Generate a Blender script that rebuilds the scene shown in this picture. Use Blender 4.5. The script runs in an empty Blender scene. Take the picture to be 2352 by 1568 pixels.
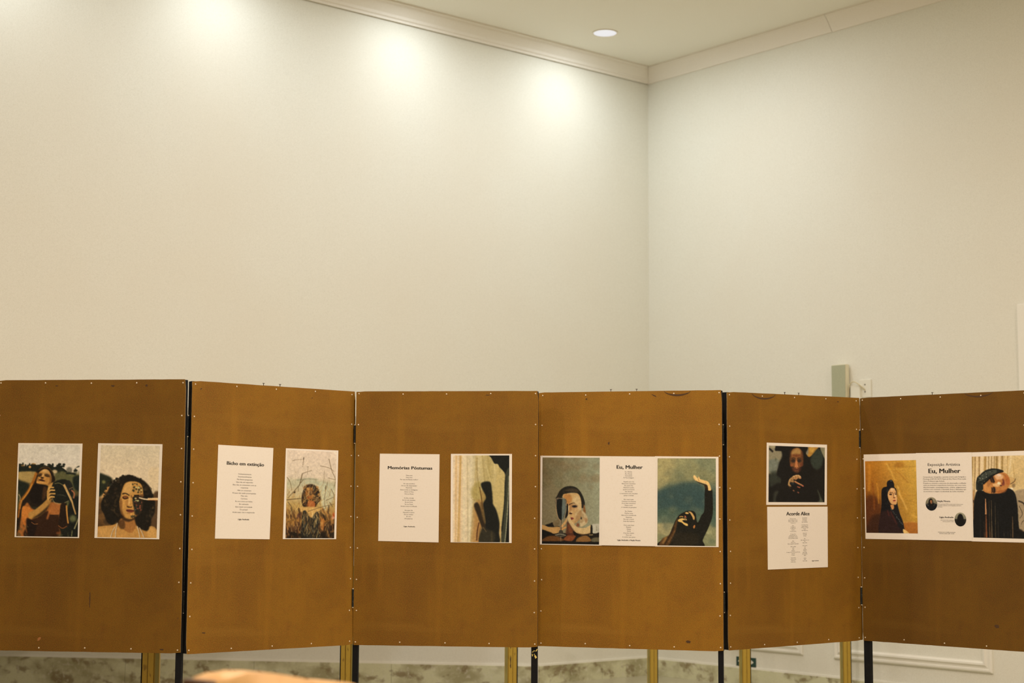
import bpy, bmesh, math, random
import numpy as np
from mathutils import Matrix, Vector

# ================================================================ camera, world, exposure
SC = bpy.context.scene
COL = SC.collection
CAM_H = 1.5
TH, RO = 0.1065, 0.0057                       # pitch up, roll
fwd = Vector((0, math.cos(TH), math.sin(TH)))
up0 = Vector((0, -math.sin(TH), math.cos(TH)))
r0 = Vector((1, 0, 0))
cr = r0*math.cos(RO)+up0*math.sin(RO)
cu = up0*math.cos(RO)-r0*math.sin(RO)
cam_data = bpy.data.cameras.new('camera')
cam_data.sensor_fit = 'HORIZONTAL'; cam_data.sensor_width = 36
cam_data.lens = 3636.1/2352*36
cam_data.clip_start = .05; cam_data.clip_end = 100
cam_data.dof.use_dof = True
cam_data.dof.focus_distance = 7.6
cam_data.dof.aperture_fstop = 3.4
cam = bpy.data.objects.new('camera', cam_data); COL.objects.link(cam)
cam.matrix_world = Matrix(((cr.x, cu.x, -fwd.x, 0), (cr.y, cu.y, -fwd.y, 0), (cr.z, cu.z, -fwd.z, CAM_H), (0, 0, 0, 1)))
SC.camera = cam

world = bpy.data.worlds.new('world'); SC.world = world
world.use_nodes = True
world.node_tree.nodes['Background'].inputs[0].default_value = (1, .9, .75, 1)
world.node_tree.nodes['Background'].inputs[1].default_value = .0
SC.view_settings.view_transform = 'Standard'
SC.view_settings.look = 'None'
SC.view_settings.exposure = 0.0
SC.view_settings.gamma = 1.0
SC.view_settings.use_curve_mapping = False

# light levels of the ceiling downlights, in watts, and their colours
WALL_ROW_W, WALL_ROW_C = 10.5, (.88, .94, 1.0)    # row close to the left wall
HALL_W, HALL_C = 122, (1.0, .84, .73)
FILL_ROW_W, FILL_ROW_C = 20, (.95, .96, 1.0)       # fill row added out of view to brighten the left wall            # rows over the hall
# (s, t) = metres from the far corner along the left wall and along the right wall
WALL_ROW = [(1.15, .62), (2.95, .62), (4.72, .62), (6.5, .62)]
HALL = [(4.3, 4.3, .50), (6.5, 6.3, 1.1), (3.4, 8.3, .8), (10.1, 3.8, .8), (10.0, 8.6, 1.0), (6.6, 11.4, .8), (3.6, 12.6, .6), (12.0, 12.4, .8)]  # the first is added behind the screens to brighten the lower walls
FILL_ROW = [(1.5, 1.7, 1.1), (3.2, 1.8, .6), (5.0, 1.8, .5)]

# ================================================================ room axes
CX, CY = 1.2949, 14.8903                        # far corner of the hall
AW = math.radians(39.875)
DL = Vector((-math.cos(AW), -math.sin(AW), 0))  # along the left wall, towards the viewer
DR = Vector((math.sin(AW), -math.cos(AW), 0))   # along the right wall
ZC = 5.721                                      # ceiling
LEN = 15.0
def rp(s, t, z): return Vector((CX, CY, 0))+DL*s+DR*t+Vector((0, 0, z))
ROOM = Matrix(((DL.x, DR.x, 0, CX), (DL.y, DR.y, 0, CY), (0, 0, 1, 0), (0, 0, 0, 1)))   # (s, t, z) -> world (mirrored: use through points)

# ================================================================ helpers
def lin(c):
    c = np.asarray(c, float)/255
    return np.where(c <= .04045, c/12.92, ((c+.055)/1.055)**2.4)

def link(name, bm_or_me, m=None, parent=None, M=None, smooth=False):
    if isinstance(bm_or_me, bmesh.types.BMesh):
        me = bpy.data.meshes.new(name); bmesh.ops.recalc_face_normals(bm_or_me, faces=bm_or_me.faces)
        bm_or_me.to_mesh(me); bm_or_me.free()
    else: me = bm_or_me
    if m is not None and not me.materials: me.materials.append(m)
    if smooth:
        for p in me.polygons: p.use_smooth = True
    o = bpy.data.objects.new(name, me); COL.objects.link(o)
    if parent is not None: o.parent = parent
    if M is not None: o.matrix_local = M
    return o

def tag(o, label=None, cat=None, group=None, kind=None):
    if label: o['label'] = label
    if cat: o['category'] = cat
    if group: o['group'] = group
    if kind: o['kind'] = kind
    return o

def empty(name, loc, rz=0., parent=None):
    o = bpy.data.objects.new(name, None); COL.objects.link(o)
    o.empty_display_size = .1; o.location = loc; o.rotation_euler = (0, 0, rz)
    if parent: o.parent = parent
    return o

def box(bm, x0, x1, y0, y1, z0, z1, fn=None, bev=0):
    vs = [(x0, y0, z0), (x1, y0, z0), (x1, y1, z0), (x0, y1, z0), (x0, y0, z1), (x1, y0, z1), (x1, y1, z1), (x0, y1, z1)]
    v = [bm.verts.new(fn(*p) if fn else p) for p in vs]
    fs = [bm.faces.new([v[i] for i in q]) for q in ((0, 3, 2, 1), (4, 5, 6, 7), (0, 1, 5, 4), (1, 2, 6, 5), (2, 3, 7, 6), (3, 0, 4, 7))]
    if bev:
        es = list({e for f in fs for e in f.edges})
        bmesh.ops.bevel(bm, geom=es, offset=bev, segments=2, affect='EDGES', profile=.6)
    return v

def prism(bm, prof, fn0, fn1, cap=True):
    """profile points swept from fn0 to fn1 (functions giving the 3-D point)"""
    a = [bm.verts.new(fn0(*p)) for p in prof]; b = [bm.verts.new(fn1(*p)) for p in prof]
    n = len(prof)
    for i in range(n): bm.faces.new((a[i], a[(i+1) % n], b[(i+1) % n], b[i]))
    if cap: bm.faces.new(a[::-1]); bm.faces.new(b)

def tube(bm, pts, r, n=8):
    pts = [Vector(p) for p in pts]; rings = []
    for i, p in enumerate(pts):
        d = (pts[min(i+1, len(pts)-1)]-pts[max(i-1, 0)]).normalized()
        u = d.orthogonal().normalized(); w = d.cross(u)
        rings.append([bm.verts.new(p+u*r*math.cos(2*math.pi*k/n)+w*r*math.sin(2*math.pi*k/n)) for k in range(n)])
    for i in range(len(rings)-1):
        j0 = min(range(n), key=lambda k: (rings[i+1][k].co-rings[i][0].co).length)
        for k in range(n): bm.faces.new((rings[i][k], rings[i][(k+1) % n], rings[i+1][(k+1+j0) % n], rings[i+1][(k+j0) % n]))
    bm.faces.new(rings[0][::-1]); bm.faces.new(rings[-1])

def disc(bm, fn, r0, r1, z0, z1, n=32):
    """closed ring/disc lathe between radii, fn(x, y, z) -> point"""
    prof = [(r0, z0), (r1, z0), (r1, z1), (r0, z1)]
    rings = []
    for k in range(n):
        a = 2*math.pi*k/n
        rings.append([bm.verts.new(fn(r*math.cos(a), r*math.sin(a), z)) for r, z in prof])
    for k in range(n):
        A, B = rings[k], rings[(k+1) % n]
        for i in range(4): bm.faces.new((A[i], B[i], B[(i+1) % 4], A[(i+1) % 4]))

# ---------------------------------------------------------------- materials
def mat(name, col, rough=.6, metal=0., spec=.5):
    m = bpy.data.materials.new(name); m.use_nodes = True
    b = m.node_tree.nodes['Principled BSDF']
    b.inputs['Base Color'].default_value = (*col, 1); b.inputs['Roughness'].default_value = rough
    b.inputs['Metallic'].default_value = metal; b.inputs['Specular IOR Level'].default_value = spec
    return m

def noise_mix(m, layers, coord='Object', bump=None):
    """layers: (scale, detail, lo, hi, colour, amount[, stretch]) mixed over the base colour in turn"""
    nt = m.node_tree; b = nt.nodes['Principled BSDF']
    tc = nt.nodes.new('ShaderNodeTexCoord')
    last = None; base = tuple(b.inputs['Base Color'].default_value)
    for L in layers:
        sc, det, lo, hi, c, amt = L[:6]
        mp = nt.nodes.new('ShaderNodeMapping'); nt.links.new(tc.outputs[coord], mp.inputs[0])
        if len(L) > 6: mp.inputs['Scale'].default_value = L[6]
        if len(L) > 7: mp.inputs['Rotation'].default_value = L[7]
        n = nt.nodes.new('ShaderNodeTexNoise'); n.inputs['Scale'].default_value = sc; n.inputs['Detail'].default_value = det
        nt.links.new(mp.outputs[0], n.inputs['Vector'])
        r = nt.nodes.new('ShaderNodeMapRange'); r.inputs['From Min'].default_value = lo; r.inputs['From Max'].default_value = hi
        r.inputs['To Max'].default_value = amt; nt.links.new(n.outputs[0], r.inputs['Value'])
        x = nt.nodes.new('ShaderNodeMix'); x.data_type = 'RGBA'
        nt.links.new(r.outputs[0], x.inputs['Factor'])
        if last is None: x.inputs['A'].default_value = base
        else: nt.links.new(last, x.inputs['A'])
        x.inputs['B'].default_value = (*c, 1); last = x.outputs['Result']
    nt.links.new(last, b.inputs['Base Color'])
    if bump:
        n = nt.nodes.new('ShaderNodeTexNoise'); n.inputs['Scale'].default_value = bump[0]; n.inputs['Detail'].default_value = 3
        nt.links.new(tc.outputs[coord], n.inputs['Vector'])
        bp = nt.nodes.new('ShaderNodeBump'); bp.inputs['Strength'].default_value = bump[1]; bp.inputs['Distance'].default_value = bump[2]
        nt.links.new(n.outputs[0], bp.inputs['Height']); nt.links.new(bp.outputs[0], b.inputs['Normal'])
    return m

M_WALL = noise_mix(mat('cream_wall_paint', (.80, .80, .705), .75, spec=.25),
                   [(260, 2, .50, .72, (.48, .45, .34), .48), (220, 2, .54, .72, (.97, .94, .86), .5), (1.1, 3, .4, .75, (.76, .72, .60), .35)], bump=(60, .15, .003))
M_CEIL = noise_mix(mat('ceiling_paint', (.90, .885, .79), .8, spec=.2), [(190, 2, .50, .74, (.52, .48, .36), .3), (165, 2, .56, .72, (.95, .93, .86), .3)])
M_CROWN = noise_mix(mat('white_plaster_moulding', (.86, .82, .73), .6), [(190, 2, .52, .74, (.62, .56, .44), .3)])
M_TRIM = noise_mix(mat('white_gloss_moulding', (.86, .85, .76), .4), [(190, 2, .52, .74, (.66, .60, .50), .25)])
M_GAP = mat('dark_gap', (.16, .14, .08), .9)
M_MARBLE = noise_mix(mat('beige_marble', (.68, .68, .46), .3),
                     [(3.2, 6, .46, .62, (.36, .33, .18), .85, (1, 1, 1.6)), (9, 6, .53, .64, (.24, .18, .09), .8, (1, 1, 1.4)), (30, 4, .56, .70, (.72, .70, .56), .6), (150, 2, .52, .72, (.32, .30, .20), .3)])
M_FLOOR = noise_mix(mat('polished_floor_tile', (.46, .43, .30), .25), [(2, 4, .45, .7, (.38, .35, .24), .6), (120, 2, .5, .7, (.45, .42, .3), .3)])
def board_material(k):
    """hardboard; k = light level painted into the sheet"""
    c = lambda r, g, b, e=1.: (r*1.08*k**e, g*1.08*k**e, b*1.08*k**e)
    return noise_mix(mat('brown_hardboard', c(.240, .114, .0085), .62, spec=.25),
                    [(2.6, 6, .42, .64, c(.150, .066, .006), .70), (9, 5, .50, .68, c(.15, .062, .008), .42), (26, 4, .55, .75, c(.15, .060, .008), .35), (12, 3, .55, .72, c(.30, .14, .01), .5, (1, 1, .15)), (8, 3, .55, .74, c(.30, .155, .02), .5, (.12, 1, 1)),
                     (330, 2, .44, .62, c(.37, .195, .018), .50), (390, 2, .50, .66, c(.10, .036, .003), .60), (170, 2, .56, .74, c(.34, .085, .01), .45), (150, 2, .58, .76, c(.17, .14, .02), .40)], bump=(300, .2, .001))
SHEET_LIGHT = {1: .70, 2: .96, 3: .88, 4: 1.08, 5: .88, 6: .56}  # fall-off of light put into the sheet colours, outer panels darkest
M_BOARD_EDGE = noise_mix(mat('pale_board_edge', (.42, .28, .12), .7), [(90, 3, .5, .7, (.2, .11, .04), .6)])
M_BLACK = noise_mix(mat('black_painted_wood', (.006, .0065, .008), .75, spec=.2), [(60, 3, .62, .75, (.02, .018, .016), .5)])
M_HINGE = noise_mix(mat('blackened_hinge_metal', (.015, .02, .022), .4, .3), [(180, 2, .6, .7, (.14, .16, .14), .7)])
M_NAIL = mat('bright_nail_head', (.80, .72, .56), .35, .2)
M_RUST = mat('dark_rusty_metal', (.06, .035, .02), .6, .4)
M_STAIN = mat('dark_rub_mark', (.070, .032, .008), .8)
M_SCAR = mat('bare_wood_scar', (.34, .14, .04), .8)
M_OCHRE = noise_mix(mat('yellow_ochre_lacquer', (.50, .34, .05), .35, .2), [(7, 4, .5, .7, (.30, .17, .03), .6, (1, 1, .2)), (60, 3, .62, .72, (.12, .06, .02), .6, (1, 1, .3)), (200, 2, .5, .7, (.28, .22, .05), .3)])
M_OLIVE = noise_mix(mat('olive_lacquer', (.26, .23, .07), .4), [(30, 3, .5, .7, (.16, .12, .03), .6, (1, 1, .2))])
M_TAPE = mat('peeling_yellow_tape', (.75, .60, .16), .6)
M_GREEN = noise_mix(mat('dark_green_plastic', (.015, .055, .045), .4), [(80, 2, .5, .7, (.02, .075, .06), .5)])
M_WHITE = mat('white_plastic', (.80, .79, .68), .45)
M_CABLE = mat('yellowed_cable', (.66, .60, .40), .5)
M_GREY = noise_mix(mat('grey_green_speaker_cloth', (.42, .44, .30), .8), [(200, 2, .5, .7, (.27, .30, .22), .5)])
M_SPK = noise_mix(mat('cream_speaker_case', (.80, .77, .58), .5), [(190, 2, .52, .74, (.55, .5, .36), .3)])
M_INK = mat('black_ink', (.020, .018, .014), .6)
M_PAPER = noise_mix(mat('white_poster_paper', (.86, .815, .735), .55, spec=.3), [(170, 2, .5, .72, (.78, .72, .61), .35)])
M_TAN = noise_mix(mat('tan_leather', (.74, .44, .16), .45), [(30, 4, .5, .7, (.62, .31, .09), .5)], bump=(140, .2, .002))
M_DARKWOOD = noise_mix(mat('dark_brown_wood', (.10, .045, .018), .4), [(12, 4, .5, .7, (.05, .02, .01), .7, (1, 1, .2))])
M_LAMP = bpy.data.materials.new('lamp_diffuser'); M_LAMP.use_nodes = True
_nt = M_LAMP.node_tree; _nt.nodes.clear(); _e = _nt.nodes.new('ShaderNodeEmission'); _o = _nt.nodes.new('ShaderNodeOutputMaterial')
_e.inputs[0].default_value = (1, .98, .97, 1); _e.inputs[1].default_value = .86; _nt.links.new(_e.outputs[0], _o.inputs[0])

# ================================================================ the room
S_OPEN, Z_OPEN, Z_SUNK = 1.37, 2.15, -.26          # the lower left wall opens into a shallow recess from here on
def quad(bm, *pts): bm.faces.new([bm.verts.new(p) for p in pts])
T = .12
bm = bmesh.new()
box(bm, 0, LEN, -T, 0, Z_OPEN, ZC, rp)
box(bm, -T, S_OPEN, -T, 0, 0, Z_OPEN, rp)
tag(link('wall_left', bm, M_WALL), kind='structure')
bm = bmesh.new(); box(bm, -T, 0, -T, LEN, 0, ZC, rp); tag(link('wall_right', bm, M_WALL), kind='structure')
M_TANWALL = noise_mix(mat('tan_wall_covering', (.42, .34, .23), .8), [(3, 4, .45, .7, (.36, .28, .18), .6)])
bm = bmesh.new(); box(bm, 0, LEN, LEN, LEN+T, 0, ZC, rp); tag(link('wall_front', bm, M_TANWALL), kind='structure')
bm = bmesh.new(); box(bm, LEN, LEN+T, 0, LEN, 0, ZC, rp); tag(link('wall_back', bm, M_TANWALL), kind='structure')
bm = bmesh.new(); box(bm, -T, LEN+T, -T, LEN+T, ZC, ZC+.1, rp); tag(link('ceiling', bm, M_CEIL), kind='structure')
bm = bmesh.new()
box(bm, -T, LEN+T, 0, LEN+T, -.36, 0, rp)
tag(link('floor', bm, M_FLOOR), kind='structure')
# recess behind the opening: a wall that runs almost square to the view
A = rp(S_OPEN, 0, 0); B = Vector((-4.66, 14.70, 0)); dBK = (B-A).normalized(); nBK = Vector((dBK.y, -dBK.x, 0))
if nBK.y > 0: nBK = -nBK
def bp(u, d, z): return A+dBK*u+nBK*d+Vector((0, 0, z))
bm = bmesh.new()
box(bm, 0, 13, -T, 0, Z_SUNK, Z_OPEN, bp)
tag(link('wall_recess', bm, M_WALL), kind='structure')
bm = bmesh.new()
q = [rp(S_OPEN, 0, Z_OPEN), rp(LEN, 0, Z_OPEN), bp(13, 0, Z_OPEN)]
lo = [bm.verts.new(p) for p in q]; hi = [bm.verts.new(p+Vector((0, 0, .1))) for p in q]
bm.faces.new(lo); bm.faces.new(hi[::-1])
for i in range(3): bm.faces.new((lo[i], lo[(i+1) % 3], hi[(i+1) % 3], hi[i]))
tag(link('ceiling_recess', bm, M_CEIL), kind='structure')
bm = bmesh.new()      # the recess floor lies a step lower than the hall
lo = [bm.verts.new(Vector((p.x, p.y, Z_SUNK-.1))) for p in q]; hi = [bm.verts.new(Vector((p.x, p.y, Z_SUNK))) for p in q]
bm.faces.new(lo[::-1]); bm.faces.new(hi)
for i in range(3): bm.faces.new((lo[i], lo[(i+1) % 3], hi[(i+1) % 3], hi[i]))
tag(link('floor_recess', bm, M_FLOOR), kind='structure')
bm = bmesh.new()
e0, e1 = rp(LEN, 0, 0), bp(13, 0, 0); dd = (e1-e0).normalized()
q = [e0, e1, e1+Vector((dd.y, -dd.x, 0))*.1, e0+Vector((dd.y, -dd.x, 0))*.1]
lo = [bm.verts.new(p) for p in q]; hi = [bm.verts.new(p+Vector((0, 0, Z_OPEN))) for p in q]
bm.faces.new(lo); bm.faces.new(hi[::-1])
for i in range(4): bm.faces.new((lo[i], lo[(i+1) % 4], hi[(i+1) % 4], hi[i]))
tag(link('wall_recess_end', bm, M_WALL), kind='structure')

# crown mouldings: (out from wall, below ceiling)
PROF_L = [(.010, -.138), (.022, -.138), (.026, -.120), (.040, -.112), (.046, -.090), (.075, -.060), (.098, -.034), (.104, -.020), (.124, -.014), (.124, 0), (.010, 0)]
PROF_R = [(0, -.138), (.014, -.138), (.020, -.126), (.060, -.070), (.098, -.022), (.110, -.016), (.110, 0), (0, 0)]
bm = bmesh.new()
prism(bm, PROF_L, lambda o, z: rp(o, o, ZC+z), lambda o, z: rp(LEN, o, ZC+z))
tag(link('trim_1', bm, M_CROWN), kind='structure')
bm = bmesh.new()
prism(bm, PROF_R, lambda o, z: rp(o, o, ZC+z), lambda o, z: rp(o, 2.234, ZC+z)); tag(link('trim_2', bm, M_CROWN), kind='structure')
bm = bmesh.new()
prism(bm, [(o*1.02, z*1.015) for o, z in PROF_R], lambda o, z: rp(o, 2.240, ZC+z), lambda o, z: rp(o, LEN, ZC+z)); tag(link('trim_3', bm, M_CROWN), kind='structure')

# marble baseboards with a thin plaster bead on top
def base(name, fn, u0, u1, h, breaks, z0=0):
    root = None; us = [u0]+[b for b in breaks if u0 < b < u1]+[u1]
    bm = bmesh.new(); box(bm, u0, u1, .0, .010, h-.004, h+.012, fn)
    root = link(name, bm, M_TRIM); tag(root, kind='structure')
    for a, b in zip(us, us[1:]):
        bm = bmesh.new(); box(bm, a+.0012, b-.0012, 0, .018, z0, h-.004, fn)
        link('marble_slab', bm, M_MARBLE, root)
base('baseboard_left', lambda u, d, z: rp(u, d, z), .018, S_OPEN, .160, [.62])
base('baseboard_right', lambda u, d, z: rp(d, u, z), .0, 3.93, .152, [.9, 2.1, 3.3])
base('baseboard_recess', lambda u, d, z: bp(u, d, z), 0.02, 12.8, .158, [1.3, 2.55, 3.75, 4.95, 6.2], Z_SUNK)

# picture-frame mouldings on the right wall
def wall_frame(name, t0, t1, z0, z1):
    W = .085; prof = [(0, 0), (0, .012), (.012, .020), (.026, .020), (.030, .013), (.044, .016), (.058, .026), (.072, .024), (.078, .010), (W, .008), (W, 0)]
    bm = bmesh.new(); cor = [(t0, z0, 1, 1), (t1, z0, -1, 1), (t1, z1, -1, -1), (t0, z1, 1, -1)]
    rings = [[bm.verts.new(rp(d, t+w*a, z+w*b)) for w, d in prof] for t, z, a, b in cor]
    for i in range(4):
        P_, Q_ = rings[i], rings[(i+1) % 4]
        for k in range(len(prof)-1): bm.faces.new((P_[k], Q_[k], Q_[k+1], P_[k+1]))
        bm.faces.new((P_[-1], Q_[-1], Q_[0], P_[0]))
    tag(link(name, bm, M_TRIM), kind='structure')
wall_frame('trim_4', .30, 1.818, .313, 1.15)
wall_frame('trim_5', 2.150, 3.645, .305, 1.15)

# door at the right
bm = bmesh.new(); box(bm, 0, .03, 3.950, 4.07, 0, 3.07, rp, .004); box(bm, 0, .03, 4.07, 5.30, 2.95, 3.07, rp, .004); box(bm, 0, .03, 5.18, 5.30, 0, 2.95, rp, .004)
door = tag(link('door_1', bm, M_TRIM), kind='structure')
bm = bmesh.new(); box(bm, 0, .015, 4.075, 5.175, .01, 2.945, rp)
for z0, z1 in ((.25, 1.15), (1.35, 2.7)): box(bm, .015, .024, 4.25, 5.0, z0, z1, rp, .006)
link('door_leaf', bm, M_TRIM, door)
bm = bmesh.new(); tube(bm, [rp(.015, 4.16, 1.2), rp(.06, 4.16, 1.2), rp(.065, 4.28, 1.2)], .009); link('door_handle', bm, M_NAIL, door)

# ================================================================ ceiling downlights (each lamp carries its own light)
def downlight(s, t, watts, colour, label, group=None):
    c = rp(s, t, ZC)
    root = empty('recessed_downlight', c); tag(root, label, 'ceiling light', group)
    bm = bmesh.new(); disc(bm, lambda x, y, z: Vector((x, y, z)), .102, .116, -.006, 0, 40); link('trim_ring', bm, M_CROWN, root, smooth=False)
    bm = bmesh.new(); disc(bm, lambda x, y, z: Vector((x, y, z)), .0005, .102, -.004, -.001, 40); link('diffuser', bm, M_LAMP, root)
    ld = bpy.data.lights.new('lamp_light', 'AREA'); ld.shape = 'DISK'; ld.size = .18; ld.energy = watts; ld.color = colour
    lo_ = bpy.data.objects.new('lamp_light', ld); COL.objects.link(lo_); lo_.parent = root; lo_.location = (0, 0, -.012)
    return root
downlight(*WALL_ROW[0], WALL_ROW_W, WALL_ROW_C, 'round white recessed downlight in the ceiling near the far corner')
for p in WALL_ROW[1:]:
    downlight(*p, WALL_ROW_W, WALL_ROW_C, 'recessed downlight out of view, beside the long left wall', 'unseen downlights beside the left wall')
for s_, t_, k_ in FILL_ROW:
    downlight(s_, t_, FILL_ROW_W*k_, FILL_ROW_C, 'unseen fill lamp added in the ceiling near the left wall', 'unseen fill lamps added near the left wall')
for s_, t_, k_ in HALL:
    downlight(s_, t_, HALL_W*k_, HALL_C, 'unseen downlight over the hall, placed for its light', 'unseen downlights over the hall')

# ================================================================ folding display screens
PANELS = {   # centre x, y, height above camera, three angles; front face, 0.89 x 1.22 m
    1: (-1.9090, 7.1846, -.029, .0235, -.0004, -.1252), 2: (-1.1038, 7.4330, -.0329, -.0146, .0033, .7060),
    3: (-.3143, 7.6660, -.0348, .0064, -.0004, -.1000), 4: (.5643, 7.5975, -.035, -.0063, .0007, -.2653),
    5: (1.3957, 7.8060, -.0333, .0178, -.0118, .5996), 6: (2.1013, 7.7600, -.0286, -.0044, .0028, -.7429)}
PW, PH = .89, 1.22
def panel_matrix(i):
    x, y, z, a, b, c = PANELS[i]
    return Matrix.Translation((x, y, z+CAM_H)) @ Matrix.Rotation(c, 4, 'Z') @ Matrix.Rotation(b, 4, 'Y') @ Matrix.Rotation(a, 4, 'X')

# nail head mesh shared by all nails
bm = bmesh.new()
ring = []
for r, y in ((.0034, 0), (.0030, -.0012), (.0016, -.0018)):
    ring.append([bm.verts.new((r*math.cos(2*math.pi*k/10), y, r*math.sin(2*math.pi*k/10))) for k in range(10)])
for i in range(2):
    for k in range(10): bm.faces.new((ring[i][k], ring[i][(k+1) % 10], ring[i+1][(k+1) % 10], ring[i+1][k]))
bm.faces.new(ring[2]); bm.faces.new(ring[0][::-1])
NAIL = bpy.data.meshes.new('nail'); bmesh.ops.recalc_face_normals(bm, faces=bm.faces); bm.to_mesh(NAIL); bm.free(); NAIL.materials.append(M_NAIL)
RN = random.Random(4)

def crescent(x0, x1, ztop, depth, w, seg=16):
    """thin rubbed smile-shaped mark lying on the board"""
    bm = bmesh.new(); up, dn = [], []
    for k in range(seg+1):
        t = k/seg; x = x0+(x1-x0)*t; z = ztop-depth*math.sin(math.pi*t)**.6; ww = w*(.35+.65*math.sin(math.pi*t))
        up.append(bm.verts.new((x, -.0004, z+ww/2))); dn.append(bm.verts.new((x, -.0004, z-ww/2)))
    for k in range(seg): bm.faces.new((up[k], up[k+1], dn[k+1], dn[k]))
    return bm
def blotch(cx, cz, rx, rz, seed, rot=0):
    r = random.Random(seed); bm = bmesh.new(); vs = []
    for k in range(14):
        a = 2*math.pi*k/14; f = r.uniform(.6, 1.1); x, z = rx*f*math.cos(a), rz*f*math.sin(a)
        vs.append(bm.verts.new((cx+x*math.cos(rot)-z*math.sin(rot), -.0004, cz+x*math.sin(rot)+z*math.cos(rot))))
    bm.faces.new(vs); return bm

def make_panel(i, root, legs, extra_nails=(), marks=(), ext=(0, 0)):
    Mp = root.matrix_basis.inverted() @ panel_matrix(i)
    # sheet with slightly worn outline
    bm = bmesh.new(); r = random.Random(100+i); out = []
    hw, hh = PW/2, PH/2
    def edge(ax, ay, bx, by, n):
        for k in range(n):
            t = k/n; j = 0 if k == 0 else r.uniform(-.0004, .0004)
            out.append((ax+(bx-ax)*t+(j if ax == bx else 0), ay+(by-ay)*t+(j if ay == by else 0)))
    c = .004
    L_, R_ = -hw-ext[0], hw+ext[1]
    edge(L_+c, -hh, R_-c, -hh, 24); edge(R_, -hh+c, R_, hh-c, 30); edge(R_-c, hh, L_+c, hh, 24); edge(L_, hh-c, L_, -hh+c, 30)
    f = [bm.verts.new((x, 0, z)) for x, z in out]; g = [bm.verts.new((x, .004, z)) for x, z in out]
    bm.faces.new(f); bm.faces.new(g[::-1]); n = len(out)
    sides = [bm.faces.new((f[k], g[k], g[(k+1) % n], f[(k+1) % n])) for k in range(n)]
    for s in sides: s.material_index = 1
    bmesh.ops.recalc_face_normals(bm, faces=bm.faces)
    me = bpy.data.meshes.new('hardboard_sheet'); bm.to_mesh(me); bm.free(); me.materials.append(board_material(SHEET_LIGHT[i])); me.materials.append(M_BOARD_EDGE)
    sheet = link('hardboard_sheet', me, None, root, Mp)
    # nails round the edge, as sub-parts
    pts = set()
    for k in range(5): pts |= {(k/4, 0), (k/4, 1)}
    for k in range(9): pts |= {(0, k/8), (1, k/8)}
    for u, v in sorted(pts):
        x = -hw+.014+u*(PW-.028)+RN.uniform(-.002, .002); z = -hh+.016+v*(PH-.030)+RN.uniform(-.002, .002)
        if i == 1 and u == 1 and v == .125: continue          # a nail is missing here
        link('nail', NAIL, None, sheet, Matrix.Translation((x, 0, z)))
    for x, z in extra_nails:                                   # bent tacks sticking out of the top edge
        bm = bmesh.new(); box(bm, x-.0012, x+.0012, .001, .0034, hh-.001, hh+.010); box(bm, x-.005, x+.005, 0, .0044, hh+.009, hh+.0112); link('tack', bm, M_RUST, sheet)
    for m_, b_ in marks: link('rub_mark', b_, m_, sheet)
    # black stiles and rails behind the sheet
    bm = bmesh.new(); e = .0006; y0, y1 = .0042, .034
    box(bm, L_+e, -hw+.032, y0, y1, -hh+.002, hh-.002); box(bm, hw-.032, R_-e, y0, y1, -hh+.002, hh-.002)
    box(bm, -hw+.032, hw-.032, y0, y1, hh-.034, hh-.002); box(bm, -hw+.032, hw-.032, y0, y1, -hh+.002, -hh+.034); box(bm, -hw+.032, hw-.032, y0, y1, -.016, .016)
    link('black_frame', bm, M_BLACK, root, Mp)
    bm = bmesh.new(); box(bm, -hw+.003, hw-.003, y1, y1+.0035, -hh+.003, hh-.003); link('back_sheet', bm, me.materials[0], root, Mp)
    # legs go straight down to the floor
    out_legs = []
    for x0, x1 in legs:
        bm = bmesh.new(); inv = (root.matrix_basis.inverted())
        tops = [panel_matrix(i) @ Vector((x, y, -hh+.002)) for x, y in ((x0, .006), (x1, .006), (x1, .032), (x0, .032))]
        a = [bm.verts.new(inv @ p) for p in tops]; b = [bm.verts.new(inv @ Vector((p.x, p.y, 0))) for p in tops]
        bm.faces.new(a); bm.faces.new(b[::-1])
        for k in range(4): bm.faces.new((a[k], b[k], b[(k+1) % 4], a[(k+1) % 4]))
        out_legs.append(link('leg', bm, M_BLACK, root))
    return sheet, Mp, out_legs

def hinge(root, pA, pB, z0, z1, r=.0052, screws=True):
    """barrel hinge between two points at camera-relative heights z0..z1"""
    bm = bmesh.new(); inv = root.matrix_basis.inverted()
    n = 5; dz = (z1-z0)/n
    for k in range(n):
        rr = r if k % 2 == 0 else r*.88
        tube(bm, [inv @ Vector((pA[0], pA[1], z0+dz*k+.0004)), inv @ Vector((pA[0], pA[1], z0+dz*(k+1)-.0004))], rr, 10)
    for p in pB:     # leaves
        v = Vector((p[0]-pA[0], p[1]-pA[1], 0)); q = Vector((-v.y, v.x, 0)).normalized()*.0009
        a = Vector((pA[0], pA[1], 0)); b = a+v
        vs = [bm.verts.new(inv @ (P_+Vector((0, 0, z)))) for z in (z0, z1) for P_ in (a+q, b+q, b-q, a-q)]
        for F in ((0, 1, 2, 3), (7, 6, 5, 4), (0, 4, 5, 1), (1, 5, 6, 2), (2, 6, 7, 3), (3, 7, 4, 0)): bm.faces.new([vs[i] for i in F])
    h = link('hinge', bm, M_HINGE, root)
    for z in (z0-.004, z1):
        bm = bmesh.new(); tube(bm, [inv @ Vector((pA[0], pA[1], z)), inv @ Vector((pA[0], pA[1], z+.004))], r*.8, 8); link('hinge_pin', bm, M_NAIL, h)
    return h

def corner(i, x, y, z): return panel_matrix(i) @ Vector((x, y, z))

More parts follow.
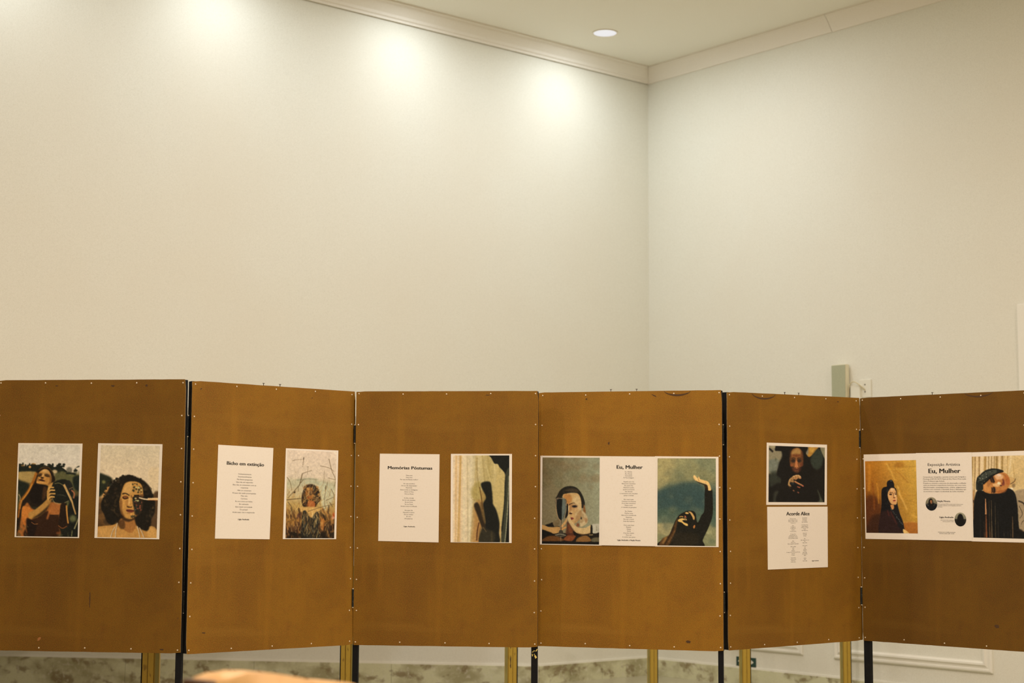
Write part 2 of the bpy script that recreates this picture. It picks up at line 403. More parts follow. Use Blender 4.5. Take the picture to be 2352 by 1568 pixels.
# left screen: panels 1-2-3
rootA = empty('folding_display_screen', (-1.1, 7.4, 0))
tag(rootA, 'left folding screen of three brown hardboard panels on black legs, holding the painted-face portrait', 'display screen')
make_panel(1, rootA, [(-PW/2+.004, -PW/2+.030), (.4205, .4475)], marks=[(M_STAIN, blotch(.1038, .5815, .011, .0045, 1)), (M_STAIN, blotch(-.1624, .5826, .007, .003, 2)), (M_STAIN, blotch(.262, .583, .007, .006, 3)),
    (M_STAIN, blotch(.36, -.594, .011, .005, 4)), (M_SCAR, blotch(-.214, -.556, .012, .006, 5, .6)), (M_STAIN, blotch(.0192, -.375, .0026, .045, 6)), (M_STAIN, blotch(.43, -.455, .003, .003, 7))])
make_panel(2, rootA, [], [( .02, 0), (-.07, 0)], marks=[(M_STAIN, blotch(-.40, .575, .007, .003, 8, .5)), (M_STAIN, blotch(.2, .565, .004, .003, 9)), (M_STAIN, blotch(-.36, -.52, .012, .003, 10))], ext=(0, .006))
make_panel(3, rootA, [(-.4470, -.4200), (.4145, .4445)], marks=[(M_STAIN, blotch(.2, .590, .012, .002, 11)), (M_STAIN, blotch(-.09, .25, .004, .006, 12))])
def mid(a, b): return ((a.x+b.x)/2, (a.y+b.y)/2)
for zc in (.372, -.417):
    b1, b2 = corner(1, PW/2, .034, zc), corner(2, -PW/2, .034, zc)
    hinge(rootA, mid(b1, b2), [corner(1, PW/2-.03, .036, zc), corner(2, -PW/2+.03, .036, zc)], b1.z-.016, b1.z+.075, .007)
    f1, f2 = corner(2, PW/2, 0, zc), corner(3, -PW/2, 0, zc); m_ = mid(f1, f2)
    hinge(rootA, (m_[0], m_[1]-.002), [corner(2, PW/2-.002, .004, zc), corner(3, -PW/2+.002, .004, zc)], f1.z-.013, f1.z+.072, .0048)
# scraps of yellow tape on the rightmost leg
bm = bmesh.new(); inv = rootA.matrix_basis.inverted(); r = random.Random(9)
for x, z, w, h, a in ((.4230, -.630, .010, .003, .4), (.4300, -.625, .008, .003, -.5), (.4210, -.645, .004, .012, .2), (.4360, -.653, .010, .016, .5), (.4410, -.622, .005, .014, -.5), (.430, -.642, .006, .004, 1.)):
    vs = []
    for dx, dz in ((-.5, -.5), (.5, -.35), (.4, .5), (-.3, .45)):
        px_, pz_ = dx*w, dz*h; X = panel_matrix(3) @ Vector((x+px_*math.cos(a)-pz_*math.sin(a), .0045, 0)); vs.append(bm.verts.new(inv @ Vector((X.x, X.y, panel_matrix(3).translation.z+z+px_*math.sin(a)+pz_*math.cos(a)))))
    bm.faces.new(vs)
link('tape_scrap', bm, M_TAPE, rootA)

# right screen: panels 4-5-6
rootB = empty('folding_display_screen', (1.35, 7.7, 0))
tag(rootB, 'right folding screen of three brown hardboard panels on black legs, holding the wine glass portrait', 'display screen')
make_panel(4, rootB, [(-PW/2+.06, -PW/2+.035), (.4190, .4420)][1:], [(-.0904, 0), (.0355, 0)], marks=[(M_STAIN, crescent(.170, .296, .606, .018, .009)), (M_STAIN, blotch(.12, .588, .016, .003, 13, -.5)), (M_STAIN, blotch(-.1, .36, .005, .008, 14)),
    (M_STAIN, blotch(-.21, .575, .004, .006, 15)), (M_STAIN, blotch(.28, -.57, .014, .008, 16))], ext=(.016, 0))
make_panel(5, rootB, [], [(-.0647, 0), (.0297, 0)], marks=[(M_STAIN, crescent(-.285, -.130, .606, .022, .008)), (M_STAIN, blotch(.30, .585, .008, .003, 17))], ext=(0, .013))
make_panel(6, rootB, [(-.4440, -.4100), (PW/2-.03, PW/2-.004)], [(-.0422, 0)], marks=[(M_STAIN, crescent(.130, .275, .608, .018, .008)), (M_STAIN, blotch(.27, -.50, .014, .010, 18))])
for zc in (.372, -.417):
    b1, b2 = corner(4, PW/2, .034, zc), corner(5, -PW/2, .034, zc)
    hinge(rootB, mid(b1, b2), [corner(4, PW/2-.03, .036, zc), corner(5, -PW/2+.03, .036, zc)], b1.z-.016, b1.z+.075, .007)
    f1, f2 = corner(5, PW/2, 0, zc), corner(6, -PW/2, 0, zc); m_ = mid(f1, f2)
    hinge(rootB, (m_[0], m_[1]-.002), [corner(5, PW/2-.002, .004, zc), corner(6, -PW/2+.002, .004, zc)], f1.z-.013, f1.z+.072, .0048)

# ================================================================ ochre posts standing behind the screens
def post(x, y, rz, label, dark_side, scuffs=()):
    root = empty('ochre_post', (x, y, 0), rz); tag(root, label, 'post', None)
    w = .0425; top = 1.18
    # channel-shaped body
    prof = [(-w, .022), (-w, -.018), (-.020, -.018), (-.020, -.012), (-.015, -.012), (-.015, -.024), (.010, -.024), (.010, -.012), (.015, -.012), (.015, -.018), (w-.004, -.018), (w-.004, .022)]
    if dark_side < 0: prof = [(-a, b) for a, b in prof][::-1]
    bm = bmesh.new(); prism(bm, prof, lambda a, b: Vector((a, b, .012)), lambda a, b: Vector((a, b, top))); link('post_body', bm, M_OCHRE, root)
    bm = bmesh.new(); xe = dark_side*(w-.004)
    box(bm, min(xe, xe+dark_side*.006), max(xe, xe+dark_side*.006), -.018, .022, .012, top); link('black_edge_strip', bm, M_BLACK, root)
    bm = bmesh.new(); xo = -dark_side*.031
    box(bm, xo-.009, xo+.009, -.0195, -.018, .012, top); link('olive_strip', bm, M_OLIVE, root)
    for z, rz_ in scuffs:
        o = blotch(0, z, .005, rz_, 3); link('scuff', o, M_RUST, root, Matrix.Translation((-.002, -.0238, 0)))
    bm = bmesh.new(); box(bm, -.11, .11, -.11, .11, 0, .012, bev=.003); link('base_plate', bm, M_BLACK, root)
    return root
G = None
post(-1.726, 7.73, .10, 'ochre grooved post, widest of the row, under the panel with the first two portraits', -1)
post(-.928, 9.20, .0, 'ochre grooved post beside the black leg where the extinct-animal poem panel ends', -1)
post(.006, 10.80, -.05, 'ochre post with rusty scuffs under the panel of the curtain picture', 1, [(.47, .020), (.51, .030), (.60, .02)])
post(1.140, 12.88, -.1, 'slender ochre post nearest the room corner, under the raised-arm picture', 1)
post(1.752, 12.0, -.1, 'ochre post standing in front of the green exit sign', 1)
post(2.628, 12.6, -.15, 'ochre post in front of the framed wall moulding, beside the rightmost visible black leg', 1)

# ================================================================ prints pinned on the boards
PRINTS = {
    'field': dict(panel=1, outer=[[-0.3376, 0.3232], [-0.0329, 0.3207], [-0.0382, -0.104], [-0.3428, -0.1022]], inner=[[-0.3315, 0.316], [-0.0439, 0.3138], [-0.0442, -0.0994], [-0.335, -0.0978]]),
    'curly': dict(panel=1, outer=[[0.0413, 0.3223], [0.3427, 0.3179], [0.3364, -0.1068], [0.0344, -0.1029]], inner=[[0.0546, 0.3135], [0.3306, 0.3098], [0.324, -0.101], [0.048, -0.0994]]),
    'bicho': dict(panel=2, outer=[[-0.306, 0.3242], [-0.0128, 0.319], [-0.0249, -0.1051], [-0.3132, -0.1009]], inner=None),
    'grass': dict(panel=2, outer=[[0.0561, 0.3201], [0.3533, 0.319], [0.3466, -0.1058], [0.0471, -0.1044]], inner=[[0.0644, 0.3122], [0.3429, 0.311], [0.335, -0.1017], [0.061, -0.1007]]),
    'memorias': dict(panel=3, outer=[[-0.3248, 0.307], [-0.0324, 0.3045], [-0.0336, -0.1183], [-0.3274, -0.1132]], inner=None),
    'curtain': dict(panel=3, outer=[[0.0231, 0.3066], [0.3193, 0.3067], [0.3195, -0.1186], [0.0248, -0.1174]], inner=[[0.0341, 0.2989], [0.3065, 0.2996], [0.3073, -0.1155], [0.0357, -0.1155]]),
    'glass': dict(panel=4, outer=[[-0.4387, 0.3017], [-0.1327, 0.2986], [-0.1341, -0.1278], [-0.4386, -0.1264]], inner=[[-0.4282, 0.2935], [-0.1442, 0.2915], [-0.1466, -0.1235], [-0.4289, -0.1225]]),
    'mulher': dict(panel=4, outer=[[-0.1438, 0.2988], [0.1311, 0.296], [0.126, -0.1279], [-0.1352, -0.1265]], inner=None),
    'sky': dict(panel=4, outer=[[0.1248, 0.2977], [0.4278, 0.2942], [0.4256, -0.1284], [0.1239, -0.1292]], inner=[[0.1373, 0.2877], [0.4151, 0.2865], [0.4137, -0.1242], [0.1351, -0.1239]]),
    'point': dict(panel=5, outer=[[-0.1906, 0.3717], [0.2189, 0.368], [0.2134, 0.0687], [-0.1967, 0.071]], inner=[[-0.1771, 0.3575], [0.2036, 0.3536], [0.197, 0.0822], [-0.183, 0.0846]]),
    'acorde': dict(panel=5, outer=[[-0.1908, 0.0618], [0.218, 0.0604], [0.2154, -0.2382], [-0.1895, -0.2394]], inner=None),
    'veil': dict(panel=6, outer=[[-0.427, 0.3215], [-0.1292, 0.3223], [-0.1236, -0.1022], [-0.4226, -0.103]], inner=[[-0.4195, 0.2872], [-0.1349, 0.2893], [-0.1316, -0.0714], [-0.4171, -0.0725]]),
    'expo': dict(panel=6, outer=[[-0.1344, 0.3235], [0.1622, 0.3222], [0.1556, -0.1025], [-0.1273, -0.1025]], inner=None),
    'turban': dict(panel=6, outer=[[0.157, 0.3218], [0.4543, 0.3252], [0.4497, -0.1049], [0.1508, -0.104]], inner=[[0.1613, 0.301], [0.4443, 0.3037], [0.4442, -0.0871], [0.1618, -0.0855]]),
}

PAPER_ALB = np.array([.86, .815, .735])
def bil(q, u, v):
    """quad corners tl, tr, br, bl in board coordinates -> point"""
    a = np.array(q[0])*(1-u)+np.array(q[1])*u; b = np.array(q[3])*(1-u)+np.array(q[2])*u
    return a*(1-v)+b*v

def picture_mesh(rgb, q, y, ref, shape=None):
    """flat printed picture: a fine grid whose points carry the printed colour"""
    h, w = rgb.shape[:2]
    u = (np.arange(w)/(w-1))[None, :, None]; v = (np.arange(h)/(h-1))[:, None, None]
    q = np.array(q, float)
    P_ = (q[0]*(1-u)+q[1]*u)*(1-v)+(q[3]*(1-u)+q[2]*u)*v
    co = np.zeros((h, w, 3)); co[..., 0] = P_[..., 0]; co[..., 1] = y; co[..., 2] = P_[..., 1]
    idx = np.arange(h*w).reshape(h, w)
    F = np.stack([idx[:-1, :-1], idx[1:, :-1], idx[1:, 1:], idx[:-1, 1:]], -1).reshape(-1, 4)
    if shape == 'round':
        cu_, cv_ = np.meshgrid((np.arange(w-1)+.5)/(w-1)-.5, (np.arange(h-1)+.5)/(h-1)-.5); F = F[((cu_**2+cv_**2) < .25).ravel()]
    me = bpy.data.meshes.new('printed_picture')
    me.vertices.add(h*w); me.vertices.foreach_set('co', co.reshape(-1))
    me.loops.add(F.size); me.loops.foreach_set('vertex_index', F.reshape(-1).astype(np.int32))
    me.polygons.add(len(F)); me.polygons.foreach_set('loop_start', np.arange(0, F.size, 4, dtype=np.int32))
    me.update(calc_edges=True)
    alb = np.clip(lin(rgb)/lin(np.array(ref, float))*PAPER_ALB, .004, .88)
    at = me.color_attributes.new('print_colour', 'FLOAT_COLOR', 'POINT')
    at.data.foreach_set('color', np.concatenate([alb, np.ones((h, w, 1))], -1).reshape(-1).astype(np.float32))
    return me

M_PRINT = bpy.data.materials.new('printed_photograph'); M_PRINT.use_nodes = True
_nt = M_PRINT.node_tree; _b = _nt.nodes['Principled BSDF']; _a = _nt.nodes.new('ShaderNodeAttribute'); _a.attribute_name = 'print_colour'
_nt.links.new(_a.outputs['Color'], _b.inputs['Base Color']); _b.inputs['Roughness'].default_value = .5; _b.inputs['Specular IOR Level'].default_value = .2

def sheet_mesh(q, y0, y1):
    bm = bmesh.new()
    f = [bm.verts.new((p[0], y0, p[1])) for p in q]; b = [bm.verts.new((p[0], y1, p[1])) for p in q]
    bm.faces.new(f); bm.faces.new(b[::-1])
    for k in range(4): bm.faces.new((f[k], b[k], b[(k+1) % 4], f[(k+1) % 4]))
    return bm

def print_root(key, name, label, cat, group=None, lift=0.):
    d = PRINTS[key]; q = d['outer']; Mp = panel_matrix(d['panel'])
    c = np.mean(q, axis=0); base = Mp @ Matrix.Translation((c[0], 0, c[1]))
    y = -.0012-lift
    loc = lambda qq: [(p[0]-c[0], p[1]-c[1]) for p in qq]
    o = link(name, sheet_mesh(loc(q), y, -.0001-lift), M_PAPER); o.matrix_world = base
    tag(o, label, cat, group)
    return o, loc(q), (loc(d['inner']) if d['inner'] else None), y

def text_mesh(s, bold=0., align='LEFT'):
    cv = bpy.data.curves.new('t', 'FONT'); cv.body = s; cv.size = 1; cv.offset = bold; cv.resolution_u = 2; cv.align_x = align; cv.fill_mode = 'FRONT'
    o = bpy.data.objects.new('t', cv); COL.objects.link(o)
    bpy.context.view_layer.update()
    me = bpy.data.meshes.new_from_object(o.evaluated_get(bpy.context.evaluated_depsgraph_get()))
    co = np.array([v.co[:2] for v in me.vertices]) if len(me.vertices) else np.zeros((0, 2))
    fs = [tuple(p.vertices) for p in me.polygons]
    bpy.data.objects.remove(o); bpy.data.curves.remove(cv); bpy.data.meshes.remove(me)
    return co, fs

def write(parent, q, y, name, items):
    """items: (text, u0, u1, v_base, height or None, bold). Fits text between u0..u1 of the sheet; height = cap height in v"""
    V, F = [], []
    for s, u0, u1, vb, hgt, bold in items:
        co, fs = text_mesh(s, 0)
        if not len(co): continue
        x0, x1 = co[:, 0].min(), co[:, 0].max()
        sx = (u1-u0)/(x1-x0); sy = hgt/.62
        for dx in ((-bold, -bold*.5, 0, bold*.5, bold) if bold else (0,)):      # heavier strokes: the same letters struck slightly apart
            n = len(V)
            for x, yy in co:
                p = bil(q, u0+(x-x0+dx)*sx, vb-yy*sy); V.append((p[0], y-.0004-dx*.0004, p[1]))
            F += [tuple(i+n for i in f) for f in fs]
    me = bpy.data.meshes.new(name); me.from_pydata(V, [], F); me.update()
    return link(name, me, M_INK, parent)

def column(lines, uc, v0, dv, wpc, h, bold=0., align='c', ul=0):
    """centred lines; width follows the number of characters"""
    it = []
    for k, s in enumerate(lines):
        if not s: continue
        w = wpc*sum({'i': .5, 'l': .5, 'j': .5, 't': .65, 'f': .65, 'r': .7, 'm': 1.55, 'w': 1.4, ' ': .6, ',': .5, '.': .5, 'M': 1.5}.get(ch, 1.2 if ch.isupper() else 1.) for ch in s)
        u0 = uc-w/2 if align == 'c' else (ul if align == 'l' else ul-w)
        it.append((s, u0, u0+w, v0+dv*k, h, bold))
    return it


# ---------------------------------------------------------------- flat print painter
def homog(src, dst):
    A = []; b = []
    for (x, y), (u, v) in zip(src, dst):
        A.append([x, y, 1, 0, 0, 0, -u*x, -u*y]); b.append(u)
        A.append([0, 0, 0, x, y, 1, -v*x, -v*y]); b.append(v)
    h = np.linalg.solve(np.array(A, float), np.array(b, float))
    return np.append(h, 1).reshape(3, 3)

def smooth_closed(p, n=6):
    p = np.asarray(p, float); out = []
    N = len(p)
    for i in range(N):
        a, b, c, d = p[i-1], p[i], p[(i+1) % N], p[(i+2) % N]
        for k in range(n):
            t = k/n
            out.append(.5*((2*b)+(-a+c)*t+(2*a-5*b+4*c-d)*t*t+(-a+3*b-3*c+d)*t**3))
    return np.array(out)

def smooth_open(p, n=6):
    p = np.asarray(p, float)
    if len(p) < 3: return p
    q = np.vstack([2*p[0]-p[1], p, 2*p[-1]-p[-2]]); out = []
    for i in range(1, len(q)-2):
        a, b, c, d = q[i-1], q[i], q[i+1], q[i+2]
        for k in range(n):
            t = k/n
            out.append(.5*((2*b)+(-a+c)*t+(2*a-5*b+4*c-d)*t*t+(-a+3*b-3*c+d)*t**3))
    out.append(p[-1])
    return np.array(out)

def box_blur(m, r):
    r = int(round(r))
    if r < 1: return m
    for ax in (0, 1):
        pad = [(0, 0), (0, 0)]; pad[ax] = (r+1, r)
        c = np.cumsum(np.pad(m, pad, mode='edge'), axis=ax)
        n = m.shape[ax]
        hi = np.take(c, range(2*r+1, 2*r+1+n), axis=ax); lo = np.take(c, range(0, n), axis=ax)
        m = (hi-lo)/(2*r+1)
    return m

class Canvas:
    """paints in sketch units; corners = picture corners tl, tr, br, bl in the same units"""
    def __init__(s, corners, w, h, base, seed=1):
        s.ss = 2; s.W = w*s.ss; s.H = h*s.ss
        s.Hm = homog(corners, [(0, 0), (s.W, 0), (s.W, s.H), (0, s.H)])
        s.img = np.zeros((s.H, s.W, 3)); s.img[:] = base
        d = (abs(corners[1][0]-corners[0][0])+abs(corners[2][0]-corners[3][0]))/2
        s.k = s.W/d
        s.rng = np.random.RandomState(seed)
    def tr(s, p):
        p = np.asarray(p, float); q = np.c_[p, np.ones(len(p))] @ s.Hm.T
        return q[:, :2]/q[:, 2:]
    def _comp(s, m, col, alpha, blur, clip=None):
        r = blur*s.k*.5
        if r >= 1: m = box_blur(box_blur(m, r), r)
        if clip is not None: m = m*clip
        m = (m*alpha)[..., None]
        s.img = s.img*(1-m)+np.array(col, float)*m
    def mask(s, pts, sm=True):
        q = s.tr(smooth_closed(pts) if sm else pts)
        m = np.zeros((s.H, s.W))
        x0 = max(int(q[:, 0].min())-1, 0); x1 = min(int(q[:, 0].max())+2, s.W)
        y0 = max(int(q[:, 1].min())-1, 0); y1 = min(int(q[:, 1].max())+2, s.H)
        if x1 <= x0 or y1 <= y0: return m
        X, Y = np.meshgrid(np.arange(x0, x1)+.5, np.arange(y0, y1)+.5)
        ins = np.zeros(X.shape, bool)
        n = len(q)
        for i in range(n):
            ax, ay = q[i]; bx, by = q[(i+1) % n]
            if ay == by: continue
            c = ((ay > Y) != (by > Y))
            ins ^= c & (X < (bx-ax)*(Y-ay)/(by-ay)+ax)
        m[y0:y1, x0:x1] = ins
        return m
    def poly(s, pts, col, blur=6, a=1., sm=True, clip=None):
        s._comp(s.mask(pts, sm), col, a, blur, clip)
    def line(s, pts, col, w, blur=4, a=1., w2=None, clip=None):
        p = smooth_open(pts); n = len(p)
        if w2 is None: w2 = w
        d = np.gradient(p, axis=0); d /= np.linalg.norm(d, axis=1)[:, None]+1e-9
        ws = np.linspace(w, w2, n)[:, None]/2; nn = np.c_[-d[:, 1], d[:, 0]]
        m = s.mask(np.vstack([p+nn*ws, (p-nn*ws)[::-1]]), False)
        s._comp(m, col, a, blur, clip)
    def ell(s, x, y, rx, ry, col, blur=6, a=1., rot=0, clip=None):
        t = np.linspace(0, 2*math.pi, 20, endpoint=False); c, sn = math.cos(math.radians(rot)), math.sin(math.radians(rot))
        p = np.c_[x+rx*np.cos(t)*c-ry*np.sin(t)*sn, y+rx*np.cos(t)*sn+ry*np.sin(t)*c]
        s.poly(p, col, blur, a, False, clip)
    def grad(s, stops):
        v = np.linspace(0, 1, s.H); ys = [k[0] for k in stops]; cs = np.array([k[1] for k in stops], float)
        for c in range(3): s.img[:, :, c] = np.interp(v, ys, cs[:, c])[:, None]
    def specks(s, region, cols, n, r0, r1, blur=4, a=.7, ang=None, el=1.):
        clip = s.mask(region) if region is not None else None
        reg = np.asarray(region if region is not None else [(0, 0)], float)
        lo, hi = reg.min(0), reg.max(0)
        for _ in range(n):
            x, y = s.rng.uniform(lo, hi); r = s.rng.uniform(r0, r1)
            s.ell(x, y, r*el, r, cols[s.rng.randint(len(cols))], blur, a, s.rng.uniform(0, 180) if ang is None else ang+s.rng.uniform(-15, 15), clip)
    def mottle(s, amp):
        # uneven tone at several sizes, as real cloth, hair and foliage have
        for r, k in ((1, .9), (3, .9), (12, .5)):
            g = box_blur(box_blur(s.rng.normal(0, 1, (s.H, s.W)), r), r); g /= g.std()+1e-6
            s.img *= 1+(amp*k*g)[..., None]
    def grain(s, amp):
        s.mottle(.022)
        g = s.rng.normal(0, amp, (s.H, s.W)); g = box_blur(g, 1)*2
        s.img += g[..., None]
    def out(s):
        s.img = np.clip(s.img, 4, 255)
        for k in range(3): s.img[:, :, k] = box_blur(s.img[:, :, k], 1)
        return s.img.reshape(s.H//2, 2, s.W//2, 2, 3).mean((1, 3))

def paint_field_woman():        # woman looking up, holding a dark clay pot
    c = Canvas([(294, 130), (1166, 137), (1132, 1460), (246, 1448)], 132, 200, (205, 190, 150), 3)
    c.grad([(0, (199, 186, 148)), (.2, (208, 193, 155)), (.3, (214, 192, 146)), (.34, (170, 140, 80)), (.45, (120, 95, 45)), (.6, (40, 40, 24)), (1, (22, 24, 16))])
    T = (26, 30, 20)
    for _ in range(46): c.ell(c.rng.uniform(300, 950), c.rng.uniform(405, 450), c.rng.uniform(10, 28), c.rng.uniform(8, 20), T, 4, .9)
    c.poly([(240, 420), (320, 405), (350, 430), (400, 440), (440, 430), (480, 400), (520, 410), (560, 430), (610, 400), (660, 430), (760, 435), (800, 450), (870, 425), (910, 460), (950, 490), (960, 530), (700, 560), (500, 530), (240, 525)], T, 6)
    c.ell(445, 450, 18, 18, (190, 140, 70), 6); c.ell(345, 430, 30, 14, (150, 110, 55), 8, .6); c.ell(500, 405, 35, 10, (180, 130, 60), 6, .6); c.ell(800, 520, 40, 30, (200, 170, 110), 10, .9)
    c.poly([(240, 530), (550, 525), (560, 640), (400, 670), (240, 640)], (160, 130, 66), 16)
    c.poly([(240, 640), (330, 650), (440, 700), (430, 800), (360, 860), (240, 880)], (28, 32, 20), 24)
    c.poly([(800, 560), (900, 510), (960, 530), (1090, 540), (1180, 600), (1180, 800), (900, 700), (820, 660)], (86, 82, 44), 20)
    c.specks([(790, 500), (1180, 480), (1180, 1460), (990, 1460), (960, 700)], [(30, 40, 24), (100, 98, 50), (24, 28, 18), (66, 70, 36)], 60, 20, 50, 16, .55)
    c.poly([(1060, 600), (1180, 590), (1180, 780), (1090, 770)], (24, 30, 20), 18)
    c.poly([(1070, 500), (1130, 440), (1180, 440), (1100, 470), (1130, 500), (1090, 520)], T, 8); c.line([(960, 540), (1060, 545), (1100, 560)], T, 26, 8)
    c.poly([(1000, 980), (1180, 900), (1180, 1460), (1000, 1460)], (20, 22, 16), 20)
    c.ell(1060, 1190, 50, 50, (110, 110, 60), 24, .8); c.line([(1140, 1190), (1100, 1290), (1080, 1340)], (140, 130, 80), 16, 6); c.line([(1050, 1360), (1040, 1450)], (110, 104, 60), 12, 6)
    c.poly([(250, 800), (300, 830), (310, 980), (260, 1100), (240, 1448), (200, 1448)], (60, 60, 34), 16); c.line([(285, 840), (305, 880), (300, 940)], (150, 130, 80), 12, 6)
    # hair
    c.poly([(560, 490), (640, 450), (720, 465), (780, 550), (805, 650), (700, 720), (690, 900), (560, 1020), (380, 1000), (330, 1100), (300, 1300), (250, 1448), (240, 1300), (290, 1000), (400, 800), (480, 660), (520, 560)], (30, 22, 12), 8)
    c.line([(540, 530), (500, 640), (430, 780), (360, 880), (310, 950), (290, 1080), (275, 1180)], (165, 96, 26), 40, 10, .9, 22)
    c.line([(480, 690), (420, 810), (340, 920)], (206, 138, 48), 16, 8, .8); c.line([(330, 920), (300, 1050)], (196, 130, 50), 20, 8, .7)
    c.line([(570, 490), (640, 455), (720, 465), (780, 540)], (70, 52, 24), 14, 5)
    # face
    F = (176, 122, 52)
    c.poly([(600, 510), (660, 480), (720, 510), (750, 580), (752, 650), (730, 700), (690, 720), (600, 695), (545, 690), (540, 650), (560, 590), (570, 540)], F, 6)
    c.poly([(620, 500), (680, 485), (725, 520), (700, 560), (650, 540)], (190, 144, 74), 12, .9)
    c.poly([(556, 580), (575, 545), (612, 540), (620, 560), (600, 585), (575, 590)], (52, 34, 16), 10, .95); c.poly([(655, 555), (690, 545), (730, 570), (735, 592), (690, 590), (660, 580)], (60, 40, 18), 10, .9)
    c.line([(560, 575), (585, 583), (608, 570)], (26, 18, 10), 8, 3); c.line([(660, 572), (695, 588), (730, 585)], (30, 20, 10), 8, 3); c.line([(600, 520), (640, 505), (690, 508)], (206, 162, 92), 16, 12, .7)
    c.line([(640, 545), (632, 575), (618, 596)], (206, 158, 84), 18, 6, .9); c.poly([(596, 600), (618, 590), (645, 600), (640, 616), (612, 618)], (58, 36, 16), 6)
    c.poly([(570, 636), (600, 622), (625, 628), (668, 650), (640, 656), (600, 650)], (64, 32, 18), 5); c.line([(575, 638), (620, 640), (662, 652)], (30, 16, 10), 6, 3); c.line([(590, 664), (650, 672)], (196, 142, 68), 12, 6)
    c.poly([(720, 560), (755, 580), (755, 660), (725, 700), (700, 700), (728, 640)], (120, 78, 32), 10, .8); c.poly([(540, 640), (555, 600), (575, 620), (560, 660)], (120, 78, 34), 10, .6)
    c.poly([(548, 650), (600, 680), (680, 695), (560, 700)], (214, 150, 66), 8, .8)
    c.poly([(500, 700), (600, 695), (700, 720), (690, 800), (660, 900), (600, 980), (480, 960), (440, 880)], (22, 16, 10), 10)
    c.poly([(640, 740), (690, 760), (670, 880), (620, 930)], (84, 52, 22), 16, .7)
    # dress / shirt
    c.poly([(400, 960), (470, 1040), (560, 1060), (700, 960), (880, 960), (900, 1000), (860, 1180), (860, 1300), (840, 1460), (300, 1460), (300, 1300), (330, 1120)], (150, 88, 34), 10)
    c.poly([(480, 1200), (600, 1130), (700, 1080), (740, 1140), (850, 1140), (860, 1300), (830, 1460), (380, 1460), (400, 1300)], (46, 26, 12), 14)
    c.poly([(770, 970), (870, 975), (880, 1060), (850, 1140), (760, 1130), (740, 1060)], (158, 94, 40), 8); c.line([(720, 1140), (860, 1140)], (36, 22, 12), 12, 6); c.line([(735, 1060), (690, 1200)], (180, 104, 44), 26, 10, .8)
    c.poly([(350, 1010), (460, 1040), (500, 1090), (450, 1160), (400, 1180), (350, 1240), (325, 1130)], (188, 112, 40), 8)
    c.line([(350, 1180), (370, 1290), (410, 1400)], (190, 104, 34), 26, 10, .9, 8); c.poly([(400, 1190), (520, 1250), (540, 1300), (500, 1440), (420, 1440)], (26, 16, 10), 16)
    c.line([(465, 1240), (510, 1270), (560, 1265)], (150, 96, 44), 8, 4); c.line([(420, 980), (480, 1060)], (120, 66, 26), 10, 4)
    # left arm + hand
    c.poly([(430, 1110), (520, 1060), (620, 980), (690, 910), (700, 880), (770, 880), (745, 950), (670, 1080), (560, 1170), (440, 1190)], (170, 122, 52), 7)
    c.poly([(560, 1130), (680, 1030), (740, 950), (750, 900), (700, 1050), (600, 1150), (470, 1195)], (50, 34, 16), 10, .9)
    # pot
    c.poly([(760, 700), (820, 650), (920, 625), (1000, 650), (1050, 720), (1060, 820), (1010, 930), (900, 970), (800, 950), (750, 890), (720, 800)], (24, 25, 17), 7)
    c.poly([(940, 700), (1000, 640), (1050, 700), (1065, 800), (1040, 880)], (30, 30, 22), 8); c.line([(800, 690), (860, 680), (920, 710)], (110, 100, 54), 9, 4); c.line([(830, 850), (900, 850), (960, 870)], (66, 64, 40), 8, 5)
    c.line([(760, 880), (800, 960), (900, 975), (1000, 935)], (160, 140, 84), 9, 4, .8)
    c.poly([(720, 710), (770, 670), (760, 720), (700, 780)], (180, 130, 58), 6)
    for y, x in ((745, 790), (785, 805), (835, 810), (880, 800)):
        c.line([(705, y+40), (735, y), (x, y-2)], (196, 146, 70), 26, 5, 1, 20); c.line([(720, y+44), (745, y+18), (x, y+14)], (40, 28, 14), 9, 4)
    c.poly([(690, 790), (720, 800), (710, 920), (690, 900)], (186, 134, 60), 6)
    c.line([(930, 700), (980, 800), (1040, 930), (1070, 1030), (1100, 1130)], (178, 138, 74), 34, 5, 1, 18); c.line([(960, 780), (1030, 930)], (216, 180, 112), 10, 6, .7)
    c.line([(1040, 780), (1080, 830), (1070, 900)], (160, 96, 56), 18, 5); c.line([(1000, 770), (1060, 740)], (120, 90, 50), 10, 5)
    # right arm
    c.poly([(890, 980), (960, 985), (1000, 1240), (990, 1300), (900, 1330), (850, 1300), (870, 1120)], (34, 22, 12), 8); c.line([(968, 1000), (975, 1120), (992, 1260)], (190, 130, 54), 20, 6)
    c.line([(850, 1290), (910, 1330), (975, 1300)], (120, 70, 30), 12, 6); c.ell(850, 1400, 30, 20, (120, 66, 28), 10, .8); c.ell(880, 1430, 40, 16, (90, 84, 48), 10, .6)
    c.specks([(250, 1280), (420, 1300), (420, 1450), (246, 1450)], [(90, 74, 40), (60, 50, 28)], 14, 8, 20, 6, .5, 80, 2)
    c.grain(5); return c.out()

